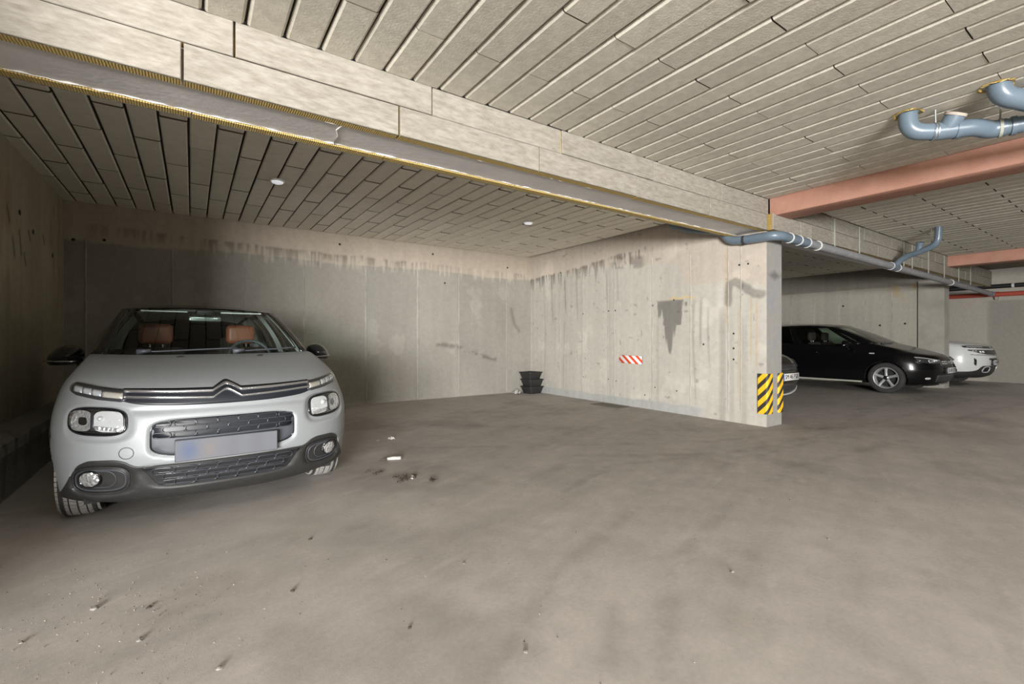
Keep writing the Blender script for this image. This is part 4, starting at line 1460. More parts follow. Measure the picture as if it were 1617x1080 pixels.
    def arch_trims(self, mat_, wid=0.045):
        s = self.s
        ra = s['arch_r']
        for wy in s['wheels']:
            for sg in (-1, 1):
                th = np.linspace(math.radians(-4), math.radians(142 if wy < 1.5 else 184), 40)
                P = np.zeros((40, 4, 3))
                for j, (rr, off) in enumerate(((ra - 0.012, -0.03), (ra - 0.010, 0.004), (ra + wid, 0.003), (ra + wid + 0.006, -0.02))):
                    y = wy + rr * np.cos(th)
                    z = s['wheel_r'] + rr * np.sin(th)
                    P[:, j] = np.stack([sg * (self.side_x(y, z) + off), y, z], -1)
                self.grid('wheel_arch_trim', P, mat_)
    def side_x(self, y, z):
        """half width of the flank at (y, z)"""
        out = np.zeros(len(y))
        k0 = self.nF // 2
        Zc, Yc, Xc = self.Z[:, k0:], self.Y[:, k0:], self.X[:, k0:]
        for i, (a, b) in enumerate(zip(y, z)):
            k = np.argmin((Yc - a) ** 2 + (Zc - b) ** 2)
            out[i] = Xc.ravel()[k]
        return out
    # ---- glass house
    def cabin(self, roof_mat, pillar_mat, ws_mat, sg_mat, rg_mat, liner=True):
        s = self.s
        nF = self.nF
        top = np.stack([self.X[-1], self.Y[-1], self.Z[-1]], -1)      # cowl and belt line
        cowl, belt = top[:nF], top[nF - 1:]
        yh, zh, xh, yhc, zhc = s['header']
        ny = 12
        q = np.clip(cowl[:, 0] / cowl[-1, 0], 0, 1)
        head = np.stack([xh * q, yh + (yhc - yh) * q ** 2.4, zh + (zhc - zh) * q ** 2.2], -1)
        t = np.linspace(0, 1, ny)
        W = cowl[:, None] * (1 - t)[None, :, None] + head[:, None] * t[None, :, None]
        W[..., 2] += (s.get('ws_bulge', 0.018) * 4 * t * (1 - t))[None]
        W[..., 1] -= (s.get('ws_bulge', 0.018) * 2.2 * t * (1 - t))[None] * (1 - q[:, None] ** 2)
        self.W, self.q = W, q
        k = int(np.argmin(np.abs(q - s.get('ws_q', 0.90))))
        full = np.concatenate([W[k:0:-1] * np.array([-1, 1, 1]), W[:k + 1]], 0)
        self.ws = self.grid('windscreen', full, ws_mat)
        # black band round the screen
        for sg in (-1, 1):
            A = W[k:] * np.array([sg, 1, 1])
            # pillar folds back to the side window plane
            edge = W[-1]
            t_ = t[:, None]
            b1 = edge + np.array([0.012, 0.055, -0.002]) * (1 - t_) + np.array([0.010, 0.05, -0.004]) * t_
            b2 = edge + np.array([0.016, 0.105, -0.012]) * (1 - t_) + np.array([0.006, 0.09, -0.010]) * t_
            B = np.stack([b1, b2], 0) * np.array([sg, 1, 1])
            self.grid('windscreen_pillar', np.concatenate([A, B], 0), pillar_mat, thick=0.012)
        # roof
        rail = np.array(s['rail'])           # y, x, z along the side from header to tail
        nr = 34
        yr_ = np.linspace(0, 1, nr)
        ry = pchip(np.linspace(0, 1, len(rail)), rail[:, 0], yr_)
        rx = pchip(np.linspace(0, 1, len(rail)), rail[:, 1], yr_)
        rz = pchip(np.linspace(0, 1, len(rail)), rail[:, 2], yr_)
        crown = np.array(s['crown'])          # y, z along the middle
        cy_ = pchip(np.linspace(0, 1, len(crown)), crown[:, 0], yr_)
        cz_ = pchip(np.linspace(0, 1, len(crown)), crown[:, 1], yr_)
        u = np.linspace(-1, 1, 31)
        au = np.abs(u)
        Rf = np.zeros((nr, 31, 3))
        Rf[..., 0] = u[None] * rx[:, None]
        Rf[..., 1] = cy_[:, None] + (ry - cy_)[:, None] * (au ** 2.4)[None]
        Rf[..., 2] = cz_[:, None] + (rz - cz_)[:, None] * (au ** 2.4)[None]
        self.roof = self.grid('roof', Rf, roof_mat)
        self.roof['label'] = s.get('roof_label', 'painted roof panel')
        if liner:
            Lf = Rf[1:-1, 2:-2] * np.array([0.97, 1, 1]) - np.array([0, 0, 0.035])
            self.grid('headliner', Lf, M['liner'])
        # sides: belt to rail
        nb = 44
        tau = np.linspace(0, 1, nb)
        y0b, y1b = s['dlo_y']
        yb = y0b + (y1b - y0b) * tau
        xb = np.interp(yb, belt[:, 1], belt[:, 0])
        zb = np.interp(yb, belt[:, 1], belt[:, 2])
        yt = ry[0] + 0.05 + (ry[-1] - ry[0] - 0.05) * tau
        xt = np.interp(yt, ry, rx)
        zt = np.interp(yt, ry, rz)
        tt = np.linspace(0, 1, 15)
        S = np.zeros((nb, 15, 3))
        for c_, (b_, t__) in enumerate(((xb, xt), (yb, yt), (zb, zt))):
            S[..., c_] = b_[:, None] * (1 - tt)[None] + t__[:, None] * tt[None]
        S[..., 0] += (0.030 * 4 * tt * (1 - tt))[None] - 0.004
        self.S = S
        ix = lambda f: int(round(f * (nb - 1)))
        a0, a1, b0, b1 = [ix(f) for f in s['glass_tau']]
        g0, g1 = 1, 13
        for sg in (-1, 1):
            fl = np.array([sg, 1, 1])
            self.grid('side_window', S[a0:a1 + 1, g0:g1 + 1] * fl, sg_mat)
            self.grid('side_window', S[b0:b1 + 1, g0:g1 + 1] * fl, rg_mat)
            # frame around them as one pressing
            mask = np.ones((nb - 1, 14), bool)
            mask[a0:a1, g0:g1] = False
            mask[b0:b1, g0:g1] = False
            idx = np.arange(nb * 15).reshape(nb, 15)
            qd = np.stack([idx[:-1, :-1], idx[1:, :-1], idx[1:, 1:], idx[:-1, 1:]], -1)[mask]
            P = (S * fl).reshape(-1, 3)
            me = fix_normals(mesh('window_frame', P.tolist(), qd.tolist(), pillar_mat, True))
            o = link('window_frame', me, self.root)
            md = o.modifiers.new('thickness', 'SOLIDIFY')
            md.thickness = 0.014
            md.offset = -1
        # tailgate with its window
        bt = belt[belt[:, 1] >= y1b - 0.02]
        n = len(bt)
        qq = np.clip(bt[:, 0] / bt[0, 0], 0, 1)
        rt = Rf[-1, 15:]
        tx = np.stack([np.interp(qq, rt[:, 0] / rt[-1, 0], rt[:, c_]) for c_ in range(3)], -1)
        T = bt[:, None] * (1 - tt)[None, :, None] + tx[:, None] * tt[None, :, None]
        full = np.concatenate([T, T[-2::-1] * np.array([-1, 1, 1])], 0)
        self.grid('tailgate', full, pillar_mat)
        if liner:
            # pale inner trims behind the pillars
            mbs = []
            for sg in (-1, 1):
                fl = np.array([sg, 1, 1])
                for i0, i1 in ((a1 - 1, b0 + 1), (b1 - 1, nb - 1), (0, a0 + 1)):
                    self.grid('pillar_trim', S[i0:i1 + 1] * fl * np.array([0.965, 1, 1]), M['liner'])
                e0 = W[k] * np.array([0.985, 1, 1]) + np.array([0, 0.02, -0.016])
                e1 = W[-1] * np.array([0.955, 1, 1]) + np.array([0, 0.12, -0.012])
                self.grid('pillar_trim', np.stack([e0, (e0 + e1) / 2 + np.array([-0.012, 0, 0]), e1], 0) * fl, M['liner'])
    def interior(self, y_dash, z_dash, seat_y, seat_mat, head_mat, lhd=True):
        r = self.root
        hw = self.R[-1, 5] - 0.10
        rounded_box('dashboard', -hw, hw, y_dash, y_dash + 0.42, z_dash - 0.35, z_dash, 0.06, M['dash'], r)
        rounded_box('cabin_floor', -hw, hw, y_dash, seat_y + 1.3, self.s['floor_z'] + 0.06, self.s['floor_z'] + 0.16, 0.02, M['dash'], r)
        for x in (-0.36, 0.36):
            seat = rounded_box('front_seat', x - 0.24, x + 0.24, seat_y - 0.5, seat_y + 0.02, 0.36, 0.50, 0.05, seat_mat, r)
            rounded_box('seat_back', x - 0.23, x + 0.23, seat_y - 0.02, seat_y + 0.12, 0.45, z_dash + 0.06, 0.055, seat_mat, seat)
            rounded_box('headrest', x - 0.135, x + 0.135, seat_y + 0.06, seat_y + 0.16, z_dash + 0.09, z_dash + 0.29, 0.045, head_mat, seat, seg=5)
            for sx in (-0.05, 0.05):
                mb = MB()
                mb.tube([(x + sx, seat_y + 0.09, z_dash), (x + sx, seat_y + 0.11, z_dash + 0.12)], 0.008, 8)
                mb.build('headrest_post', M['chrome'], seat)
        b = rounded_box('rear_seat', -hw + 0.05, hw - 0.05, seat_y + 0.72, seat_y + 0.95, 0.40, z_dash + 0.02, 0.06, M['seat_dark'], r)
        for x in (-0.36, 0.36):
            rounded_box('headrest', x - 0.12, x + 0.12, seat_y + 0.82, seat_y + 0.92, z_dash + 0.02, z_dash + 0.16, 0.04, M['seat_dark'], b)
        xs = 0.36 if lhd else -0.36
        mb = MB()
        c = Vector((xs, y_dash + 0.50, z_dash - 0.04))
        pts = []
        for k in range(29):
            a = 2 * PI * k / 28
            pts.append(c + Vector((0.18 * math.cos(a), 0.075 * math.sin(a), 0.165 * math.sin(a))))
        mb.tube(pts, 0.015, 8, caps=False)
        wheel = mb.build('steering_wheel', M['panel_grey'], r, smooth=True)
        mb = MB()
        mb.tube([c, c + Vector((0, -0.12, 0.02))], [0.055, 0.05], 12)
        mb.tube([c + Vector((-0.17, 0, 0)), c + Vector((0.17, 0, 0))], 0.014, 8)
        mb.build('hub', M['dash'], wheel, smooth=True)
    def wheel(self, x, y, steer=0.0, spokes=5, rim_mat=None, wid=0.195, blocks=False, rr=0.205):
        s = self.s
        R = s['wheel_r']
        sg = 1 if x > 0 else -1
        h = wid / 2
        w = link('wheel', None, self.root)
        w.location = (x, y, R)
        w.rotation_euler = (0, 0, steer)
        mb = MB()
        prof = [(-h * 0.82, rr), (-h * 0.98, rr + 0.03), (-h, R - 0.055), (-h * 0.93, R - 0.022), (-h * 0.80, R - 0.006), (-h * 0.4, R - 0.001)]
        prof += [(-h * 0.38, R - 0.008), (-h * 0.33, R - 0.008), (-h * 0.31, R)]
        prof = prof + [(-a, b) for a, b in prof[::-1]]
        mb.lathe_x(prof, (0, 0, 0), 64)
        auto_smooth(mb.build('tyre', M['tyre'], w), 40)
        if blocks:
            mb = MB()
            n = 58
            for k in range(n):
                a0, a1 = 2 * PI * k / n, 2 * PI * (k + 0.84) / n
                for (x0, x1, sk) in ((-h * 0.96, -h * 0.42, 0.0), (-h * 0.36, -0.004, 0.045), (0.004, h * 0.36, -0.045), (h * 0.42, h * 0.96, 0.0)):
                    vs = []
                    for rad in (R - 0.006, R + 0.002):
                        for xx, aa in ((x0, a0), (x1, a0 + sk), (x1, a1 + sk), (x0, a1)):
                            cut = 0.016 if abs(xx) > h * 0.9 else 0
                            vs.append((xx, (rad - cut) * math.cos(aa), (rad - cut) * math.sin(aa)))
                    mb.add(vs, [(4, 5, 6, 7), (0, 1, 5, 4), (1, 2, 6, 5), (2, 3, 7, 6), (3, 0, 4, 7)])
            mb.build('tread', M['tread'], w)
        mb = MB()
        mb.lathe_x([(-h * 0.80, rr + 0.004), (-h * 0.5, rr - 0.02), (0, rr - 0.03), (sg * h * 0.0, rr - 0.03)], (0, 0, 0), 48)
        mb.lathe_x([(sg * h * 0.20, rr - 0.028), (sg * h * 0.70, rr - 0.016), (sg * h * 0.86, rr - 0.008), (sg * h * 0.90, rr + 0.004), (sg * h * 0.82, rr + 0.012)], (0, 0, 0), 48)
        auto_smooth(mb.build('rim', rim_mat or M['alloy'], w), 40)
        mb = MB()
        mb.lathe_x([(sg * 0.012, 0.02), (sg * 0.012, 0.135), (sg * -0.008, 0.135)], (0, 0, 0), 32)
        mb.lathe_x([(sg * -0.02, 0.02), (sg * -0.02, rr - 0.02)], (0, 0, 0), 32)
        mb.build('brake_disc', M['wheel_dark'], w)
        for k in range(spokes):
            a = 2 * PI * k / spokes + PI / 2
            mb = MB()
            secs = [(0.030, 0.030, h * 0.62), (0.075, 0.026, h * 0.66), (0.14, 0.024, h * 0.72), (rr - 0.012, 0.033, h * 0.80)]
            vs = []
            for rad, hwid, xo in secs:
                for (dx, ds) in ((0, -1), (0.014, -0.45), (0.014, 0.45), (0, 1), (-0.02, 0)):
                    yy, zz = rad, ds * hwid
                    vs.append((sg * (xo + dx), yy * math.cos(a) - zz * math.sin(a), yy * math.sin(a) + zz * math.cos(a)))
            fs = [(i * 5 + j, i * 5 + (j + 1) % 5, (i + 1) * 5 + (j + 1) % 5, (i + 1) * 5 + j) for i in range(3) for j in range(5)]
            mb.add(vs, fs)
            auto_smooth(mb.build('spoke', rim_mat or M['alloy'], w), 60)
        mb = MB()
        mb.lathe_x([(sg * h * 0.5, 0.052), (sg * h * 0.74, 0.050), (sg * h * 0.80, 0.034), (sg * h * 0.83, 0.030), (sg * h * 0.84, 0.002)], (0, 0, 0), 28)
        auto_smooth(mb.build('hub_cap', M['chrome_dark'], w), 40)
        return w
    def mirror_pod(self, x, y, z, shell, sx=0.125, stripe=None):
        """door mirror: teardrop shell on a stalk, glass facing back"""
        sg = 1 if x > 0 else -1
        n, k = 28, 14
        P = np.zeros((n, k, 3))
        th = np.linspace(0, 2 * PI, n, endpoint=False)
        for j, t in enumerate(np.linspace(0, 1, k)):
            r = math.sin(min(t, 1) * PI * 0.5) ** 0.62
            yy = -0.085 + 0.135 * t
            zz = np.sin(th)
            zz = np.where(zz < 0, -np.abs(zz) ** 0.8 * 0.85, zz ** 0.9)
            P[:, j] = np.stack([sx * r * np.cos(th) * (1 + 0.12 * np.cos(th)), yy + 0 * th, 0.082 * r * zz + 0.018 * np.cos(th) * -sg * 0], -1)
            P[:, j, 0] *= sg
            P[:, j, 2] += -0.03 * np.clip(P[:, j, 0] * sg / sx, 0, 1) ** 2
        P += np.array([x, y, z])
        o = self.grid('door_mirror', P, shell, closed_u=True)
        mb = MB()
        mb.add([tuple(v) for v in P[:, -1]], [tuple(range(n))])
        mb.build('mirror_glass', M['mirror'], o)
        mb = MB()
        mb.tube([(x - sg * 0.06, y + 0.01, z - 0.05), (x - sg * 0.13, y + 0.03, z - 0.075), (x - sg * 0.21, y + 0.05, z - 0.06)], [0.026, 0.024, 0.03], 10)
        mb.build('stalk', M['black_gloss'], o, smooth=True)
        if stripe is not None:
            mb = MB()
            pts = [(x + sg * (-0.055 + 0.185 * t), y - 0.075 + 0.09 * t ** 2, z - 0.040 + 0.006 * t) for t in np.linspace(0, 1, 8)]
            mb.tube(pts, [0.003, 0.006, 0.007, 0.007, 0.007, 0.006, 0.005, 0.003], 8)
            mb.build('indicator', stripe, o, smooth=True)
        return o
    def wiper(self, x0, x1, f0=0.02, f1=0.10):
        """arm lying along the foot of the windscreen"""
        def pt(x, t, up):
            k = int(np.argmin(np.abs(self.W[:, 0, 0] - abs(x))))
            j = t * (self.W.shape[1] - 1)
            p = self.W[k, int(j)] * (1 - j % 1) + self.W[k, min(int(j) + 1, self.W.shape[1] - 1)] * (j % 1)
            return (x, p[1] - up * 0.6, p[2] + up)
        mb = MB()
        mb.tube([pt(x, f0 + (f1 - f0) * i / 8, 0.012) for i, x in enumerate(np.linspace(x0, x1, 9))], 0.006, 6)
        o = mb.build('wiper', M['panel_grey'], self.root, smooth=True)
        mb = MB()
        mb.tube([pt(x0 - 0.03, f0, 0.010), pt(x0 + 0.05, f0, 0.022)], [0.022, 0.012], 8)
        mb.build('pivot', M['panel_grey'], o, smooth=True)
    def plate(self, z, text, w=0.52, h=0.11, y_off=0.02, blurred=False):
        y = float(self.nose_y(0.0, z)) - y_off
        r = self.root
        if blurred:
            def c_(u, v):
                out = np.zeros(u.shape + (3,)) + np.array([0.118, 0.123, 0.137])
                g = np.exp(-((u + 0.205) / 0.045) ** 2 - (v / 0.06) ** 2)
                out += g[..., None] * (np.array([0.077, 0.096, 0.155]) - out)
                g = np.exp(-((u + 0.10) / 0.035) ** 2 - (v / 0.05) ** 2) * 0.55
                out += g[..., None] * (np.array([0.156, 0.13, 0.124]) - out)
                g = np.exp(-((u - 0.02) / 0.03) ** 2) * 0.2 + np.exp(-((u - 0.15) / 0.04) ** 2) * 0.2
                return out * (1 - 0.4 * g[..., None])
            me = grid_mesh('number_plate', np.linspace(-w / 2, w / 2, 50), np.linspace(-h / 2, h / 2, 14),
                           lambda u, v: np.stack([u, y - 0.012 + 0 * u, z + v], -1), c_, M['plate_paint'])
            p = link('number_plate', me, r)
            rounded_box('plate_holder', -w / 2 - 0.004, w / 2 + 0.004, y - 0.011, y + 0.03, z - h / 2 - 0.004, z + h / 2 + 0.004, 0.003, M['panel_grey'], p, seg=1)
            return p
        p = rounded_box('number_plate', -w / 2, w / 2, y - 0.012, y - 0.004, z - h / 2, z + h / 2, 0.003, M['plate_white'], r, seg=1)
        rounded_box('plate_holder', -w / 2 - 0.01, w / 2 + 0.01, y - 0.005, y + 0.04, z - h / 2 - 0.01, z + h / 2 + 0.01, 0.004, M['trim_black'], p, seg=1)
        mb = MB()
        mb.box(-w / 2 + 0.004, -w / 2 + 0.046, y - 0.0135, y - 0.011, z - h / 2 + 0.004, z + h / 2 - 0.004)
        mb.build('country_band', M['plate_blue'], p)
        words = []
        for wd in text.split():
            cu = bpy.data.curves.new('plate_text', 'FONT')
            cu.body = wd
            cu.size = 0.105
            cu.extrude = 0.001
            cu.align_y = 'CENTER'
            tmp = bpy.data.objects.new('plate_text', cu)
            COL.objects.link(tmp)
            bpy.context.view_layer.update()
            me = bpy.data.meshes.new_from_object(tmp.evaluated_get(bpy.context.evaluated_depsgraph_get()))
            bpy.data.objects.remove(tmp)
            me.name = 'plate_text'
            co = np.zeros(len(me.vertices) * 3)
            me.vertices.foreach_get('co', co)
            co = co.reshape(-1, 3)
            co[:, 0] -= co[:, 0].min()
            words.append((me, co, co[:, 0].max()))
        gap = 0.03
        total = sum(k[2] for k in words) + gap * (len(words) - 1)
        f_ = min(1.0, 0.43 / total)
        x_ = 0.022 - total * f_ / 2
        for me, co, wd in words:
            co[:, 0] *= f_
            me.vertices.foreach_set('co', co.ravel())
            me.materials.clear()
            me.materials.append(M['ink'])
            o = link('plate_text', me, p)
            o.location = (x_, y - 0.0135, z)
            o.rotation_euler = (PI / 2, 0, 0)
            x_ += (wd + gap) * f_
        return p
    def door_handle(self, y, z, mat_):
        for sg in (-1, 1):
            x = float(self.side_x(np.array([y]), np.array([z]))[0])
            par = (self.front_doors if y < self.s['doors'][0][1] else self.rear_doors)
            mb = MB()
            mb.tube([(sg * (x - 0.01), y - 0.10, z), (sg * (x + 0.022), y - 0.07, z), (sg * (x + 0.026), y + 0.05, z + 0.004), (sg * (x - 0.01), y + 0.09, z + 0.004)], [0.010, 0.014, 0.014, 0.010], 8)
            mb.build('door_handle', mat_, par[0 if sg > 0 else 1], smooth=True)

M['plate_paint'] = painted('blurred plate print', rough=0.5, namp=0.0, bump=0.0)

def sup(x, cx, hw, p=4.0):
    return (np.abs(x - cx) / hw) ** p

# ---------------------------------------------------------------- silver hatchback
car = thing('hatchback_car', 'silver hatchback with black roof parked nose-out by the left wall', 'car', (0.19, 3.35, 0), math.radians(2.8))
rows = [
    #  zc    yf    a    w    zs    wR    zR
    [.150, .24, .50, .79, .17, .75, .16],
    [.175, .14, .55, .83, .19, .79, .19],
    [.23, .085, .59, .855, .235, .82, .235],
    [.34, .05, .61, .866, .34, .848, .34],
    [.47, .022, .62, .870, .47, .856, .46],
    [.57, .018, .63, .870, .57, .856, .56],
    [.66, .030, .66, .866, .66, .852, .66],
    [.73, .055, .71, .858, .735, .848, .735],
    [.78, .078, .745, .845, .80, .842, .79],
    [.815, .11, .74, .825, .855, .855, .83],
    [.85, .19, .70, .80, .90, .845, .865],
    [.90, .36, .60, .775, .945, .832, .895],
    [.95, .60, .42, .75, .985, .818, .925],
    [.99, .84, .26, .735, 1.012, .805, .95],
    [1.008, .98, .18, .72, 1.02, .795, .965]]
def c3_disp(x, z):
    ax = np.abs(x)
    d = np.zeros(np.broadcast(x, z).shape)
    zz = z - 0.03 * (ax - 0.62)
    pod = sup(ax, 0.62, 0.152, 3.2) + sup(zz, 0.640, 0.098, 3.2)
    d = d + 0.026 * sstep(1.25, 0.62, pod)
    fog = sup(ax, 0.602, 0.142, 3.0) + sup(z, 0.318, 0.092, 3.0)
    d = d + 0.030 * sstep(1.15, 0.72, fog)
    gr = sup(ax, 0.0, 0.392, 6) + sup(z, 0.543, 0.112, 5)
    d = d + 0.024 * sstep(1.15, 0.75, gr)
    hwl = 0.37 + 0.55 * np.clip(z - 0.265, 0, 0.13)
    lg = (ax / hwl) ** 6 + sup(z, 0.320, 0.072, 6)
    d = d + 0.022 * sstep(1.5, 0.45, lg)
    # crease under the chevron bar
    d = d + 0.012 * np.exp(-((z - 0.708) / 0.016) ** 2) * sstep(0.56, 0.40, ax)
    return d
spec = dict(p=2.3, yr=3.99, ar=.3, side_y=[1.24, 2.30, 3.18, 3.62], tail_y=3.0, tail_in=.07, belt_rise=.05, blend_y=1.75,
            wheels=[.765, 3.305], wheel_r=.312, arch_r=.338, bonnet_v=9.0, sill_v=3.2, doors=[(1.24, 2.30), (2.30, 3.18)], floor_z=.17,
            header=(1.86, 1.408, .590, 1.96, 1.385), ws_q=.915, ws_bulge=.020,
            rail=[(1.96, .590, 1.385), (2.5, .612, 1.415), (3.1, .595, 1.40), (3.66, .555, 1.335)],
            crown=[(1.86, 1.412), (2.15, 1.452), (2.55, 1.472), (3.1, 1.462), (3.72, 1.395)],
            dlo_y=(1.25, 3.78), glass_tau=(.05, .44, .50, .80), roof_label='gloss black roof')
c = Car(car, rows, spec, c3_disp)
c.build_body(132, 84, 70, M['silver'])
c.cabin(M['black_gloss'], M['black_gloss'], M['screen'], M['side_glass'], M['side_glass'])
c.interior(1.28, .985, 2.30, M['seat_dark'], M['leather'])
for x in (-.725, .725):
    c.wheel(x, .765, math.radians(-3), 5, M['alloy'], .20, blocks=True)
    c.wheel(x, 3.305, 0, 5, M['alloy'], .20)
c.arch_trims(M['trim_black'], .05)
# black lower bumper, rising over the fog lamps
xk = np.array([0, .38, .445, .475, .505, .56, .653, .69, .715, .735, .755, .775, .797, .83, .866])
zk = np.array([.392, .392, .394, .408, .428, .440, .438, .424, .402, .368, .322, .278, .240, .215, .205])
top_z = lambda x: pchip(xk, zk, np.abs(x))
bot_z = lambda x: np.interp(np.abs(x), [0, .5, .72, .84], [.155, .156, .160, .175])
xs = np.sin(np.linspace(-PI / 2, PI / 2, 121)) ** 1 * .846
bump = c.ribbon('bumper_cladding', xs, bot_z, top_z, 0.006, M['trim_black'], nz=34)
bump['label'] = 'black plastic lower bumper'
c.cord('splitter_edge', np.linspace(-.72, .72, 50), bot_z(np.linspace(-.72, .72, 50)) + .006, .008, .004, M['trim_black'], bump, closed=False)
# lower grille
lg_x = np.linspace(-.42, .42, 61)
lz0 = lambda x: np.interp(np.abs(x), [0, .345, .42], [.258, .258, .372])
lz1 = lambda x: np.full_like(x, .386)
lgr = c.ribbon('lower_grille', lg_x, lz0, lz1, 0.012, M['ink'], nz=8)
def stadium(cx, cz, l, h, k=8):
    pts = []
    for i in range(k + 1):
        a = -PI / 2 + PI * i / k
        pts.append((cx + l / 2 - h / 2 + h / 2 * math.cos(a), cz + h / 2 * math.sin(a)))
    for i in range(k + 1):
        a = PI / 2 + PI * i / k
        pts.append((cx - l / 2 + h / 2 + h / 2 * math.cos(a), cz + h / 2 * math.sin(a)))
    return np.array([p[0] for p in pts]), np.array([p[1] for p in pts])
for j, z in enumerate((.282, .318, .354)):
    n = 7 if j % 2 == 0 else 6
    lim = .335 + (z - .258) * .5
    for i in range(n):
        x = (i - (n - 1) / 2) * .108
        if abs(x) + .05 > lim:
            continue
        a, b = stadium(x, z, .105, .040)
        c.cord('grille_loop', a, b, .0032, .016, M['loop_black'], lgr, n=6)
for z in (.268, .292, .306, .330, .344, .368):
    xx = np.linspace(-(.32 + (z - .258) * .5), .32 + (z - .258) * .5, 30)
    c.cord('grille_bar', xx, z + 0 * xx, .0035, .012, M['loop_black'], lgr, closed=False, n=6)
# upper grille and plate panel
gx, gz = c.outline(0, .543, .386, .108, 5.5, 72)
gx = gx * (1 - .14 * np.clip((.50 - gz) / .065, 0, 1) ** 2)
gr = c.blob('grille', gx, gz, .004, M['panel_grey'], rings=10)
gx2, gz2 = c.outline(0, .594, .378, .052, 6, 72)
mesh_back = c.blob('grille_inset', gx2, gz2, .008, M['grille_blue'], gr, rings=6)
for j, z in enumerate((.562, .594, .626)):
    n = 7 if j % 2 == 0 else 6
    for i in range(n):
        x = (i - (n - 1) / 2) * .112
        if abs(x) > .345:
            continue
        l = .108 if abs(x) < .30 else .085
        a, b = stadium(x * .98, z, l, .030)
        c.cord('grille_loop', a, b, .0030, .012, M['loop_black'], gr, n=6)
c.cord('grille_rim', gx, gz, .005, .003, M['black_gloss'], gr)
c.plate(.470, '', .535, .118, .030, blurred=True)
# chevron bar
def bump_z(x, k0):
    ax = np.abs(x)
    r = np.sqrt(ax ** 2 + 0.016 ** 2) - 0.016
    return k0 * np.clip(1 - r / 0.062, 0, 1)
bx = np.unique(np.concatenate([np.linspace(-.51, .51, 95), np.linspace(-.09, .09, 61)]))
bar_lo = lambda x: pchip([0, .2, .36, .44, .505, .53], [.728, .730, .738, .746, .762, .772], np.abs(x))
bar_hi = lambda x: np.interp(np.abs(x), [0, .25, .51, .53], [.822, .825, .833, .834]) + bump_z(x, .040)
bar = c.ribbon('chevron_bar', bx, bar_lo, bar_hi, .004, M['grille_blue'], nz=9)
s1 = lambda x: np.interp(np.abs(x), [0, .08, .26, .50], [.803, .803, .807, .817]) + bump_z(x, .038)
s2 = lambda x: np.interp(np.abs(x), [0, .08, .26, .50], [.765, .765, .773, .786]) + bump_z(x, .044)
for f in (s1, s2):
    st = c.ribbon('chrome_strip', np.linspace(-.505, .505, 161), lambda x: f(x) - .0065, lambda x: f(x) + .0065, .008, M['chrome'], bar, nz=5, dome=.007)
    st['label'] = 'chrome strip rising into a chevron'
